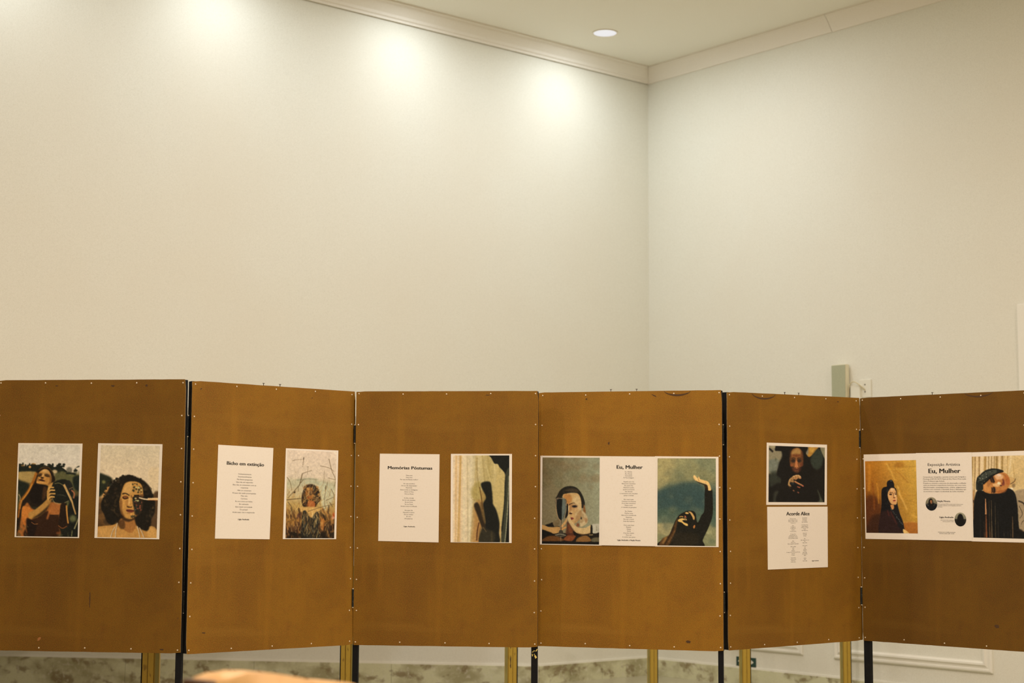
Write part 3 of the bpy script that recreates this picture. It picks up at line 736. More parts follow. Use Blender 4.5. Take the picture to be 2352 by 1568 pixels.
def paint_curly_portrait():     # curly-haired woman, half of the face painted
    c = Canvas([(212, 138), (1060, 150), (1012, 1474), (160, 1462)], 128, 200, (214, 188, 140), 5)
    c.grad([(0, (202, 182, 138)), (.3, (216, 190, 142)), (.5, (220, 192, 140)), (.55, (190, 150, 90)), (.65, (120, 84, 40)), (1, (80, 52, 24))])
    c.poly([(900, 500), (1080, 500), (1080, 860), (960, 840)], (214, 186, 134), 20)
    c.poly([(150, 560), (290, 570), (380, 630), (350, 740), (240, 850), (150, 870)], (34, 38, 24), 22); c.ell(255, 668, 26, 26, (112, 106, 54), 10)
    c.poly([(240, 850), (310, 740), (350, 740), (330, 830), (260, 900)], (196, 138, 66), 14)
    c.specks([(150, 900), (400, 900), (400, 1320), (150, 1320)], [(96, 64, 30), (120, 86, 44), (56, 40, 22)], 25, 20, 50, 14, .5)
    c.poly([(960, 850), (1060, 860), (1040, 1330), (900, 1300)], (88, 62, 34), 18)
    H = (26, 22, 14)
    c.poly([(480, 610), (560, 575), (660, 575), (740, 605), (830, 650), (900, 720), (940, 800), (985, 960), (985, 1100), (940, 1200), (920, 1330), (860, 1370), (760, 1340), (600, 1250), (420, 1290), (310, 1250), (260, 1130), (215, 1050), (220, 950), (290, 840), (350, 720), (420, 660)], H, 10)
    rg = c.rng
    for _ in range(150):
        a = rg.uniform(0, 6.28); rr = rg.uniform(.84, 1.0); x = 600+370*rr*math.cos(a); y = 960+385*rr*math.sin(a)
        if y > 1330: continue
        c.ell(x, y, rg.uniform(10, 24), rg.uniform(8, 18), H, 5, .85, rg.uniform(0, 180))
    c.specks([(300, 700), (520, 620), (480, 1000), (460, 1260), (270, 1150)], [(62, 46, 26), (80, 62, 34), (14, 12, 9), (44, 34, 20)], 60, 8, 20, 6, .5, None, 1.8)
    c.specks([(800, 650), (960, 820), (960, 1200), (760, 1330), (820, 900)], [(52, 40, 24), (14, 12, 9), (60, 48, 28)], 45, 8, 20, 6, .5, None, 1.8)
    c.line([(900, 740), (935, 760), (930, 790)], (70, 54, 30), 8, 4); c.line([(930, 990), (960, 1000), (955, 1050)], (100, 74, 40), 10, 6)
    # shoulders & neck
    S = (188, 134, 62)
    c.poly([(150, 1330), (230, 1300), (360, 1290), (460, 1260), (560, 1300), (720, 1280), (850, 1360), (930, 1300), (1010, 1350), (1040, 1500), (120, 1500)], S, 8)
    c.poly([(160, 1360), (300, 1320), (400, 1340), (420, 1474), (150, 1474)], (200, 148, 74), 20, .7); c.poly([(880, 1330), (960, 1320), (1020, 1400), (1012, 1474), (900, 1474)], (204, 152, 76), 16, .7)
    c.poly([(520, 1180), (720, 1180), (720, 1290), (640, 1400), (480, 1290)], (160, 104, 46), 14)
    c.poly([(450, 1250), (540, 1210), (560, 1320), (500, 1340)], (70, 44, 20), 14, .8); c.line([(560, 1360), (720, 1330)], (146, 92, 40), 10, 8, .6)
    c.poly([(700, 1180), (800, 1160), (900, 1290), (880, 1370), (800, 1350), (730, 1300)], H, 10)
    # face
    F = (190, 136, 62)
    c.poly([(560, 690), (640, 660), (740, 670), (800, 720), (820, 850), (810, 1000), (780, 1090), (720, 1160), (640, 1200), (560, 1180), (500, 1080), (480, 960), (500, 860), (520, 780)], F, 8)
    c.poly([(700, 900), (830, 850), (800, 1060), (720, 1160), (690, 1050)], (92, 58, 28), 14, .8)
    c.poly([(570, 700), (660, 680), (660, 780), (640, 830), (540, 820)], (206, 156, 82), 12, .9)
    c.ell(545, 985, 34, 60, (198, 142, 66), 18, .8); c.line([(625, 900), (612, 1000)], (218, 168, 92), 22, 8)
    c.line([(520, 840), (570, 832), (625, 862)], (44, 30, 16), 20, 6, 1, 12); c.ell(565, 885, 42, 20, (120, 70, 34), 6); c.line([(522, 890), (560, 910), (610, 896)], (34, 22, 12), 14, 4)
    c.line([(648, 860), (662, 900)], (120, 76, 34), 16, 8); c.line([(690, 862), (760, 862)], (26, 20, 12), 22, 6); c.ell(700, 905, 34, 34, (26, 24, 16), 6)
    c.poly([(585, 1010), (640, 1025), (665, 1010), (650, 1035), (600, 1035)], (60, 36, 18), 5)
    c.poly([(572, 1068), (620, 1060), (695, 1076), (660, 1105), (600, 1100)], (112, 52, 34), 5); c.line([(575, 1076), (640, 1080), (695, 1080)], (40, 20, 14), 8, 3)
    c.line([(600, 1130), (660, 1130)], (204, 140, 64), 20, 8, .8)
    c.poly([(500, 1080), (550, 1170), (640, 1200), (720, 1160), (700, 1200), (600, 1240), (500, 1180)], (40, 26, 14), 10, .8)
    c.poly([(500, 900), (520, 960), (520, 1080), (560, 1170), (500, 1120), (480, 1000)], (120, 76, 34), 16, .8); c.poly([(690, 880), (740, 870), (810, 890), (806, 1040), (760, 1130), (700, 1130), (690, 1040), (668, 960)], (40, 30, 20), 12, .85); c.line([(585, 1115), (640, 1125)], (120, 78, 34), 10, 8, .7); c.poly([(560, 940), (600, 930), (610, 1000), (575, 1010)], (160, 106, 48), 12, .6)
    # painted flowers on the face
    B = (20, 28, 22)
    for x, y, r in ((672, 702, 14), (700, 690, 10), (730, 700, 12), (690, 745, 18), (680, 790, 20), (720, 770, 16), (760, 780, 18), (790, 760, 14), (750, 815, 16), (790, 810, 12), (765, 740, 12), (690, 930, 26), (720, 1060, 26), (760, 1020, 20), (700, 1010, 22), (740, 1100, 26), (660, 1165, 22), (700, 960, 20), (780, 960, 16), (690, 1160, 18), (735, 930, 16), (740, 980, 12)):
        a0 = rg.uniform(0, 6.28)
        for k in range(5):
            a = a0+k*1.257; c.ell(x+r*.62*math.cos(a), y+r*.62*math.sin(a), r*.48, r*.3, B, 3, .9, math.degrees(a))
        if rg.rand() < .5: c.line([(x, y), (x+rg.uniform(-24, 24), y+rg.uniform(14, 34))], B, 6, 3, .8, 3)
    for x, y, r in ((755, 748, 16), (718, 745, 12), (795, 785, 12), (735, 795, 9), (712, 905, 16), (742, 935, 18), (715, 935, 10)):
        c.ell(x, y, r, r*.8, (190, 180, 110), 5, .9)
    for x, y in ((740, 1000), (775, 1010), (735, 1050), (765, 1045)): c.ell(x, y, 11, 8, (180, 90, 56), 5, .8)
    c.specks([(690, 900), (810, 900), (800, 1080), (720, 1140), (690, 1050)], [(90, 110, 80), B, (160, 80, 50), B], 40, 5, 11, 3, .7)
    c.poly([(820, 870), (960, 880), (980, 1000), (830, 1080)], (20, 18, 12), 14, .8)
    # brush handle and straps
    c.line([(760, 893), (830, 912), (885, 918)], (226, 196, 142), 16, 4, 1, 20); c.line([(885, 912), (1060, 912)], (240, 186, 120), 30, 3); c.line([(885, 928), (1060, 930)], (190, 116, 56), 8, 3)
    for p in ([(415, 1310), (375, 1390), (350, 1480)], [(450, 1255), (430, 1350), (420, 1480)], [(735, 1300), (755, 1380), (775, 1480)], [(765, 1320), (800, 1390), (835, 1480)]):
        c.line(p, (206, 184, 140), 10, 3); c.line([(x+9, y) for x, y in p], (110, 76, 36), 5, 3, .7)
    c.grain(5); return c.out()

def paint_grass_portrait():     # woman among tall dry grass
    c = Canvas([(192, 152), (926, 184), (890, 1474), (162, 1474)], 110, 196, (214, 188, 150), 7)
    c.grad([(0, (220, 192, 156)), (.3, (214, 188, 150)), (.36, (200, 178, 134)), (.5, (190, 166, 116)), (.62, (176, 140, 74)), (.8, (140, 92, 36)), (.92, (60, 36, 18)), (1, (40, 26, 14))])
    rg = c.rng
    c.poly([(180, 600), (330, 600), (500, 585), (640, 600), (700, 640), (900, 650), (900, 740), (600, 700), (180, 720)], (170, 164, 122), 30, .5)
    c.line([(330, 610), (420, 600), (520, 590), (640, 602)], (124, 122, 90), 18, 10, .7); c.line([(460, 650), (560, 630), (660, 660), (730, 780)], (176, 170, 130), 26, 14, .9)
    c.poly([(680, 640), (820, 680), (890, 760), (850, 960), (740, 1060), (680, 900)], (190, 182, 140), 26, .8)
    c.poly([(162, 1320), (400, 1300), (420, 1474), (162, 1474)], (58, 32, 18), 30, .8); c.poly([(700, 1300), (900, 1180), (900, 1474), (660, 1474)], (42, 28, 18), 30, .8)
    # dress and head
    c.poly([(430, 760), (470, 690), (550, 670), (620, 700), (670, 790), (690, 900), (640, 960), (610, 1010), (560, 1000), (480, 1010), (430, 1000), (400, 900)], (34, 22, 14), 8)
    c.poly([(470, 740), (520, 715), (570, 740), (585, 820), (560, 900), (510, 910), (470, 850)], (176, 108, 44), 8)
    c.poly([(520, 760), (585, 770), (575, 820), (530, 830)], (50, 28, 16), 10, .9); c.ell(490, 775, 12, 26, (96, 56, 26), 8, .9); c.ell(515, 868, 26, 12, (140, 54, 28), 8, .8); c.specks([(450, 690), (640, 690), (680, 900), (600, 1000), (420, 990), (410, 880)], [(200, 140, 70), (30, 20, 14), (120, 74, 34), (60, 36, 20)], 60, 5, 16, 4, .6, None, 2.2); c.ell(505, 735, 20, 14, (214, 150, 70), 6, .9)
    c.poly([(500, 920), (590, 930), (600, 1010), (500, 1020)], (168, 92, 42), 8)
    c.poly([(360, 1020), (480, 1010), (600, 1010), (680, 1040), (660, 1100), (560, 1170), (480, 1080), (420, 1090)], (206, 158, 84), 10)
    c.poly([(410, 1100), (460, 1060), (500, 1120), (550, 1170), (600, 1100), (650, 1090), (680, 1250), (650, 1474), (380, 1474), (400, 1280)], (36, 34, 26), 8)
    c.poly([(330, 1130), (400, 1080), (400, 1160), (340, 1190)], (66, 36, 30), 10, .8); c.poly([(300, 1220), (390, 1240), (380, 1330), (320, 1330)], (72, 44, 26), 12, .7)
    c.poly([(690, 1180), (740, 1160), (730, 1340), (690, 1360)], (180, 104, 40), 12, .8)
    # dry stems
    cols = [(216, 176, 100), (190, 140, 66), (228, 196, 130), (150, 96, 40), (110, 66, 28), (200, 150, 70)]
    for _ in range(420):
        x = rg.uniform(165, 900); y = rg.uniform(780, 1474); ln = rg.uniform(60, 190)*(1 if y > 1000 else .6); an = rg.normal(0, .38)
        if 380 < x < 660 and rg.rand() < .5: continue
        c.line([(x, y), (x+ln*.5*math.sin(an), y-ln*.5), (x+ln*math.sin(an*1.3), y-ln)], cols[rg.randint(6)], rg.uniform(3, 8), 3, rg.uniform(.3, .75), 2)
    for _ in range(70):
        x = rg.uniform(390, 690); y = rg.uniform(1120, 1474); ln = rg.uniform(60, 150); an = rg.normal(0, .3)
        c.line([(x, y), (x+ln*math.sin(an), y-ln)], cols[rg.randint(6)], rg.uniform(5, 9), 3, .55, 3)
    for _ in range(90):
        x = rg.uniform(420, 680); y = rg.uniform(720, 960); ln = rg.uniform(40, 110); an = rg.normal(.3, .5)
        c.line([(x, y), (x+ln*math.sin(an), y-ln*math.cos(an))], cols[rg.randint(6)], rg.uniform(4, 7), 3, .7, 3)
    for _ in range(60):
        x = rg.uniform(180, 900); y = rg.uniform(600, 1000); ln = rg.uniform(80, 260); an = rg.normal(0, .25)
        c.line([(x, y), (x+ln*.5*math.sin(an), y-ln*.5), (x+ln*math.sin(an*1.6), y-ln)], (150, 128, 88), rg.uniform(2, 4), 3, .45, 2)
    c.specks([(162, 1000), (400, 1050), (400, 1474), (162, 1474)], [(70, 40, 20), (190, 130, 60), (40, 26, 14)], 60, 6, 18, 6, .45, 80, 3); c.specks([(680, 1050), (900, 1000), (900, 1474), (660, 1474)], [(70, 40, 20), (190, 130, 60), (30, 22, 14)], 70, 6, 18, 6, .45, 80, 3)
    D = (92, 70, 40)
    for p, w in (([(265, 322), (320, 305), (420, 298)], 6), ([(440, 260), (432, 320), (420, 410)], 8), ([(500, 400), (495, 530)], 6), ([(415, 512), (470, 490), (560, 465)], 8), ([(415, 512), (380, 660), (340, 720), (200, 880)], 13), ([(430, 600), (360, 700), (355, 780)], 9),
                 ([(185, 560), (235, 640), (262, 760)], 9), ([(680, 395), (760, 412), (840, 440), (890, 490)], 7), ([(810, 290), (850, 460), (905, 600), (885, 720)], 8), ([(740, 460), (735, 660)], 4), ([(800, 575), (900, 605)], 7), ([(760, 690), (755, 800), (740, 900), (760, 1030)], 8),
                 ([(180, 905), (300, 890), (400, 885)], 16), ([(760, 915), (880, 862)], 8), ([(500, 1075), (700, 1010), (890, 965)], 8), ([(640, 1085), (760, 1030)], 8), ([(200, 930), (260, 1020), (262, 1120)], 12), ([(840, 740), (880, 820), (890, 880)], 8), ([(790, 640), (760, 760)], 7), ([(180, 1240), (330, 1180)], 8), ([(820, 940), (865, 1010)], 12)):
        c.line(p, D, w, 3, .9, w*.6)
    c.ell(300, 792, 18, 10, (50, 34, 20), 4, 1, -40); c.ell(880, 1130, 20, 40, (190, 70, 30), 10, .6); c.ell(870, 1170, 22, 20, (220, 150, 110), 8, .8); c.ell(435, 290, 6, 20, (60, 44, 26), 3, 1, 10)
    c.specks([(162, 1380), (890, 1380), (890, 1474), (162, 1474)], [(20, 16, 10), (30, 22, 12)], 50, 12, 30, 8, .5)
    c.grain(5); return c.out()

def paint_curtain_silhouette():     # dark figure behind a pale curtain
    c = Canvas([(202, 166), (1046, 166), (1042, 1470), (196, 1464)], 128, 196, (206, 178, 122), 9)
    v = np.linspace(0, 1, c.W)
    base = np.zeros((c.H, c.W, 3)); xs = [0, .1, .25, .35, .5, .62, .75, .9, 1]
    cs = np.array([(232, 198, 150), (226, 188, 136), (224, 194, 144), (206, 180, 128), (196, 168, 108), (180, 152, 90), (196, 166, 100), (200, 168, 100), (190, 160, 100)], float)
    for k in range(3): base[:, :, k] = np.interp(v, xs, cs[:, k])[None]
    c.img = base
    for x0, x1, col, w in ((250, 240, (208, 160, 96), 26), (310, 300, (196, 144, 78), 16), (320, 275, (190, 142, 66), 22), (415, 425, (150, 128, 74), 8), (540, 560, (140, 112, 56), 8), (560, 470, (190, 158, 96), 24), (640, 760, (140, 110, 50), 8), (720, 860, (160, 130, 66), 10), (820, 850, (206, 176, 112), 26), (900, 900, (150, 120, 56), 10), (480, 440, (222, 196, 146), 30), (370, 360, (226, 200, 150), 30)):
        c.line([(x0, 166), ((x0+x1)/2, 800), (x1, 1470)], col, w, 10, .75)
    c.line([(560, 200), (565, 460), (600, 700), (640, 900)], (150, 118, 60), 14, 8, .7); c.line([(690, 300), (760, 540), (790, 700)], (214, 186, 120), 14, 8, .7)
    c.poly([(470, 700), (560, 560), (620, 600), (600, 860), (500, 820)], (160, 132, 58), 30, .6)
    c.poly([(520, 900), (640, 860), (660, 1250), (600, 1464), (480, 1464), (500, 1200)], (170, 112, 48), 30, .7)
    K = (24, 24, 18)
    c.poly([(750, 150), (1060, 150), (1060, 480), (1040, 460), (1010, 520), (985, 520), (970, 430), (900, 350), (870, 300), (820, 290), (775, 210)], K, 8)
    c.poly([(985, 450), (1060, 430), (1050, 1480), (925, 1480), (935, 1180), (965, 900), (980, 650)], (60, 58, 40), 8); c.line([(985, 480), (975, 800), (950, 1100), (930, 1300)], (34, 34, 24), 26, 8)
    c.line([(1040, 470), (1025, 800), (1000, 1200), (975, 1470)], (150, 140, 100), 12, 4); c.poly([(1040, 640), (1060, 600), (1050, 1480), (990, 1480), (1010, 1240), (1030, 900)], K, 5)
    c.poly([(880, 450), (975, 450), (970, 620), (960, 900), (925, 1180), (900, 1180), (850, 980), (800, 880), (800, 700)], (198, 166, 98), 8, .9)
    c.line([(905, 1180), (905, 1320), (898, 1470)], (206, 164, 96), 26, 6)
    # figure
    c.poly([(620, 590), (660, 565), (720, 558), (765, 580), (785, 700), (795, 850), (800, 900), (850, 990), (895, 1170), (890, 1330), (885, 1480), (600, 1480), (620, 1300), (680, 1180), (660, 1000), (650, 880), (690, 800), (650, 700), (625, 640)], K, 14)
    c.poly([(515, 900), (560, 870), (600, 920), (640, 1050), (690, 1240), (640, 1260), (600, 1160), (560, 1050), (525, 960)], (46, 34, 20), 14)
    c.poly([(610, 880), (640, 880), (670, 1040), (690, 1180), (660, 1160), (620, 1000)], (96, 70, 34), 10, .8); c.poly([(630, 680), (690, 780), (680, 830), (640, 880), (620, 760)], (150, 112, 50), 12, .7)
    c.line([(600, 640), (620, 760), (640, 900), (650, 980)], (90, 56, 24), 12, 5, .9)
    c.line([(590, 1170), (565, 1300), (555, 1440)], (74, 36, 18), 18, 8, .9); c.line([(610, 1200), (590, 1330), (575, 1464)], (176, 110, 50), 10, 6, .8)
    c.poly([(620, 1250), (760, 1290), (830, 1330), (800, 1470), (600, 1470)], (64, 54, 34), 24, .6); c.line([(650, 1240), (700, 1310)], (120, 92, 54), 12, 8, .7); c.line([(780, 1300), (780, 1470)], (80, 66, 40), 24, 10, .6)
    c.ell(480, 818, 26, 8, (236, 210, 160), 5, .8); c.line([(470, 800), (500, 830), (560, 838)], (150, 112, 56), 6, 4, .7)
    c.grain(4); return c.out()

def paint_glass_portrait():     # woman resting her head on her arms behind a wine glass
    c = Canvas([(108, 134), (985, 138), (975, 1470), (98, 1456)], 132, 200, (120, 104, 66), 11)
    v = np.linspace(0, 1, c.W)[None, :, None]
    c.img = np.array([(112, 92, 52)])*(1-v)+np.array([(146, 140, 98)])*v+np.zeros((c.H, c.W, 3))
    c.poly([(98, 650), (400, 650), (400, 1200), (98, 1200)], (128, 112, 72), 80, .7)
    c.specks([(98, 134), (985, 134), (985, 600), (98, 600)], [(118, 84, 44), (104, 100, 60), (130, 124, 84)], 60, 30, 70, 24, .18)
    # table
    c.poly([(80, 1300), (400, 1290), (700, 1310), (1000, 1280), (1000, 1490), (80, 1490)], (26, 20, 12), 6, 1, False)
    c.poly([(110, 1390), (200, 1340), (330, 1340), (440, 1400), (300, 1415), (110, 1410)], (110, 66, 26), 8, .9); c.poly([(620, 1420), (660, 1360), (780, 1330), (850, 1410), (700, 1430)], (140, 92, 40), 8, .9)
    c.poly([(430, 1390), (520, 1310), (620, 1320), (560, 1410)], (130, 66, 28), 8, .9); c.poly([(870, 1370), (980, 1360), (980, 1430), (860, 1420)], (110, 96, 60), 8, .8)
    # hair, neck
    c.poly([(310, 780), (340, 710), (380, 640), (450, 590), (540, 575), (620, 595), (680, 650), (730, 740), (755, 830), (745, 900), (700, 900), (690, 780), (640, 690), (520, 680), (420, 720), (400, 780)], (32, 28, 18), 5)
    c.poly([(450, 640), (560, 610), (660, 640), (640, 670), (520, 660)], (72, 56, 34), 8, .7)
    c.poly([(740, 860), (765, 930), (765, 1000), (745, 980), (715, 1060)], (130, 84, 40), 6); c.poly([(700, 960), (760, 990), (800, 1070), (790, 1140), (740, 1180), (680, 1180)], (186, 156, 100), 8)
    c.poly([(740, 1060), (795, 1080), (775, 1140)], (150, 96, 50), 10, .6)
    # face
    c.poly([(420, 720), (480, 690), (600, 680), (660, 700), (695, 780), (705, 900), (690, 1040), (640, 1120), (580, 1150), (520, 1110), (495, 1020), (490, 900), (440, 860)], (190, 146, 82), 5)
    c.poly([(430, 715), (520, 700), (560, 780), (500, 860), (460, 800)], (170, 108, 46), 10, .8); c.poly([(570, 800), (640, 720), (690, 800), (690, 1000), (620, 1100), (600, 960)], (198, 164, 102), 14, .8)
    c.poly([(500, 850), (560, 850), (575, 900), (540, 960), (500, 960)], (150, 100, 50), 14, .6); c.poly([(640, 1000), (700, 940), (700, 1040), (640, 1120), (590, 1140)], (150, 108, 58), 14, .7); c.poly([(560, 900), (640, 905), (660, 960), (600, 980)], (176, 130, 70), 14, .6); c.ell(600, 884, 52, 30, (120, 80, 42), 10, .7)
    c.line([(515, 862), (560, 838), (610, 836)], (60, 36, 18), 14, 4, 1, 8); c.ell(600, 886, 40, 17, (40, 32, 26), 5); c.ell(600, 888, 14, 12, (14, 14, 14), 3)
    c.line([(510, 880), (505, 960)], (214, 176, 110), 16, 6); c.ell(540, 992, 26, 14, (60, 36, 20), 5); c.ell(555, 975, 12, 10, (214, 170, 104), 5)
    c.poly([(525, 1060), (560, 1052), (590, 1070), (560, 1090), (535, 1085)], (130, 56, 40), 4); c.line([(528, 1072), (585, 1074)], (60, 26, 20), 6, 3)
    c.ell(650, 1170, 24, 30, (120, 56, 28), 10, .8); c.poly([(690, 1000), (740, 1010), (730, 1120), (680, 1130)], (150, 116, 66), 12, .6); c.poly([(690, 1080), (712, 1078), (700, 1040)], (30, 28, 20), 4)
    c.ell(350, 800, 24, 50, (176, 110, 56), 10, .9)
    # arms / shirt
    c.poly([(850, 1170), (985, 1160), (980, 1270), (870, 1290)], (178, 164, 124), 6); c.line([(930, 1180), (935, 1260)], (120, 106, 70), 8, 6, .7)
    c.poly([(495, 1010), (520, 1020), (560, 1110), (640, 1200), (760, 1210), (850, 1170), (860, 1240), (830, 1290), (720, 1310), (620, 1290), (560, 1210), (510, 1120), (490, 1060)], (196, 158, 94), 6)
    c.poly([(640, 1290), (760, 1310), (850, 1280), (855, 1300), (700, 1325)], (90, 60, 28), 8, .8)
    c.poly([(490, 1110), (560, 1210), (620, 1300), (580, 1330), (470, 1310), (480, 1200)], (74, 36, 18), 12, .9); c.poly([(500, 1150), (540, 1200), (570, 1280), (520, 1280)], (130, 66, 30), 12, .6); c.poly([(580, 1260), (650, 1300), (700, 1320), (600, 1330)], (24, 16, 10), 6)
    c.poly([(845, 1180), (868, 1180), (872, 1290), (840, 1295)], (26, 22, 14), 5)
    c.poly([(150, 1170), (210, 1150), (270, 1130), (290, 1190), (360, 1185), (360, 1200), (200, 1195)], (26, 22, 14), 6); c.poly([(270, 1130), (340, 1085), (370, 1110), (350, 1180), (290, 1180)], (120, 98, 58), 6)
    c.poly([(98, 1170), (160, 1180), (220, 1205), (350, 1195), (380, 1230), (340, 1290), (250, 1295), (150, 1250), (98, 1240)], (188, 138, 70), 6); c.poly([(98, 1240), (180, 1260), (260, 1300), (98, 1330)], (20, 18, 12), 8)
    c.poly([(400, 1180), (450, 1110), (485, 1060), (480, 1120), (440, 1180), (410, 1210)], (190, 140, 76), 5); c.line([(400, 1240), (440, 1215), (470, 1200)], (196, 132, 62), 24, 5); c.line([(380, 1200), (420, 1170)], (206, 150, 80), 18, 5)
    # glass
    c.poly([(312, 770), (465, 770), (470, 900), (450, 1030), (400, 1090), (350, 1060), (322, 940)], (52, 50, 38), 4, .75)
    c.poly([(335, 790), (410, 790), (405, 1080), (360, 1060), (330, 940)], (18, 20, 16), 6, .95); c.poly([(415, 790), (455, 790), (460, 920), (430, 1040), (405, 1080)], (100, 104, 82), 6, .9)
    c.line([(315, 775), (322, 940), (350, 1060), (385, 1095)], (200, 150, 90), 7, 3, .9); c.line([(465, 775), (470, 910), (445, 1040), (410, 1095)], (150, 140, 100), 5, 3, .8); c.line([(312, 770), (390, 764), (465, 770)], (190, 160, 110), 6, 3, .9)
    c.poly([(480, 850), (500, 860), (500, 1010), (470, 1060), (455, 1050), (475, 940)], (22, 18, 12), 5)
    c.line([(390, 1095), (385, 1200), (385, 1290)], (150, 120, 80), 12, 3); c.line([(398, 1095), (392, 1290)], (40, 30, 20), 6, 3)
    c.poly([(370, 1250), (410, 1250), (440, 1310), (470, 1325), (380, 1345), (300, 1322), (350, 1300)], (60, 52, 36), 5); c.line([(300, 1322), (380, 1308), (470, 1325)], (190, 176, 130), 7, 3, .9); c.line([(310, 1330), (390, 1345), (460, 1330)], (150, 130, 90), 5, 3, .8)
    c.line([(390, 1345), (390, 1420)], (140, 110, 70), 12, 5, .7); c.line([(820, 1320), (880, 1318)], (190, 160, 90), 10, 4, .8)
    c.poly([(80, 1415), (1000, 1425), (1000, 1490), (80, 1490)], (20, 18, 13), 6, .95, False)
    c.grain(6); return c.out()

def paint_sky_reach():          # woman with one raised arm against a stormy sky
    c = Canvas([(70, 148), (962, 150), (966, 1494), (66, 1482)], 134, 202, (120, 112, 70), 13)
    c.grad([(0, (150, 138, 88)), (.25, (132, 124, 80)), (.33, (100, 104, 76)), (.42, (72, 84, 70)), (.62, (72, 86, 66)), (.72, (92, 100, 74)), (.8, (150, 136, 88)), (1, (120, 118, 78))])
    c.poly([(30, 130), (350, 140), (300, 380), (180, 560), (30, 640)], (172, 150, 92), 60, .8); c.poly([(600, 140), (1000, 140), (1000, 420), (800, 330)], (124, 122, 84), 60, .7)
    c.poly([(280, 580), (520, 510), (760, 560), (800, 900), (500, 950), (300, 900), (60, 900), (60, 680)], (52, 70, 62), 60, .85)
    c.poly([(50, 1160), (330, 1160), (300, 1300), (60, 1340)], (176, 154, 100), 30, .8); c.poly([(60, 1300), (200, 1350), (100, 1500), (50, 1500)], (140, 132, 84), 30, .8)
    c.poly([(800, 1200), (980, 1220), (980, 1500), (740, 1500)], (134, 128, 84), 40, .8); c.ell(850, 1280, 60, 30, (160, 148, 98), 24, .7); c.ell(900, 1420, 50, 40, (96, 100, 70), 24, .6); c.poly([(880, 900), (980, 880), (980, 1180), (880, 1160)], (76, 90, 68), 30, .7)
    c.specks([(66, 148), (966, 148), (966, 1490), (66, 1490)], [(60, 70, 56), (150, 136, 90), (90, 96, 70)], 80, 30, 80, 24, .12)
    K = (25, 23, 15)
    c.poly([(795, 600), (840, 630), (900, 625), (912, 760), (912, 1000), (870, 1150), (810, 1290), (760, 1400), (740, 1510), (80, 1510), (130, 1400), (240, 1330), (300, 1200), (340, 1110), (390, 1030), (440, 990), (520, 955), (600, 950), (650, 990), (680, 1130), (740, 1020), (780, 960), (790, 800)], K, 5)
    c.poly([(100, 1480), (150, 1370), (260, 1310), (330, 1160), (380, 1060), (350, 1250), (300, 1380), (230, 1482)], (96, 60, 26), 10, .8); c.line([(340, 1250), (290, 1350), (240, 1430)], (150, 100, 52), 14, 8, .7); c.line([(210, 1350), (150, 1450)], (170, 120, 60), 30, 12, .7); c.line([(330, 1200), (240, 1360), (180, 1470)], (40, 26, 14), 20, 8, .8)
    # hand
    Hn = (232, 180, 104)
    c.poly([(615, 430), (630, 408), (650, 420), (690, 460), (690, 435), (705, 430), (720, 465), (780, 485), (840, 505), (868, 550), (888, 632), (845, 636), (830, 560), (760, 530), (700, 510), (650, 490), (625, 460)], Hn, 3)
    c.poly([(650, 490), (700, 512), (770, 540), (825, 560), (842, 636), (795, 600), (780, 560), (700, 525)], (50, 32, 16), 5); c.line([(690, 455), (705, 500)], (120, 72, 34), 6, 3); c.line([(635, 425), (670, 480)], (250, 206, 136), 10, 5, .7)
    # face highlights
    c.poly([(540, 965), (580, 965), (620, 1010), (640, 1060), (622, 1090), (600, 1040), (570, 990)], (200, 150, 82), 5); c.poly([(490, 985), (520, 972), (550, 990), (520, 998)], (230, 176, 96), 4)
    c.poly([(385, 1110), (395, 1080), (440, 1065), (470, 1070), (520, 1095), (480, 1090), (450, 1100), (480, 1130), (530, 1150), (530, 1180), (490, 1170), (440, 1130)], (232, 180, 92), 4)
    c.line([(405, 1048), (430, 1038), (465, 1042)], (206, 146, 70), 12, 4); c.poly([(480, 1030), (500, 1028), (512, 1060), (495, 1055)], (180, 96, 60), 4); c.line([(480, 1055), (520, 1090)], (220, 170, 96), 8, 3)
    c.poly([(615, 1190), (640, 1165), (645, 1195), (625, 1222)], (190, 116, 52), 5)
    c.poly([(330, 1290), (560, 1290), (700, 1330), (650, 1480), (300, 1480)], (42, 34, 20), 40, .7)
    c.grain(7); return c.out()

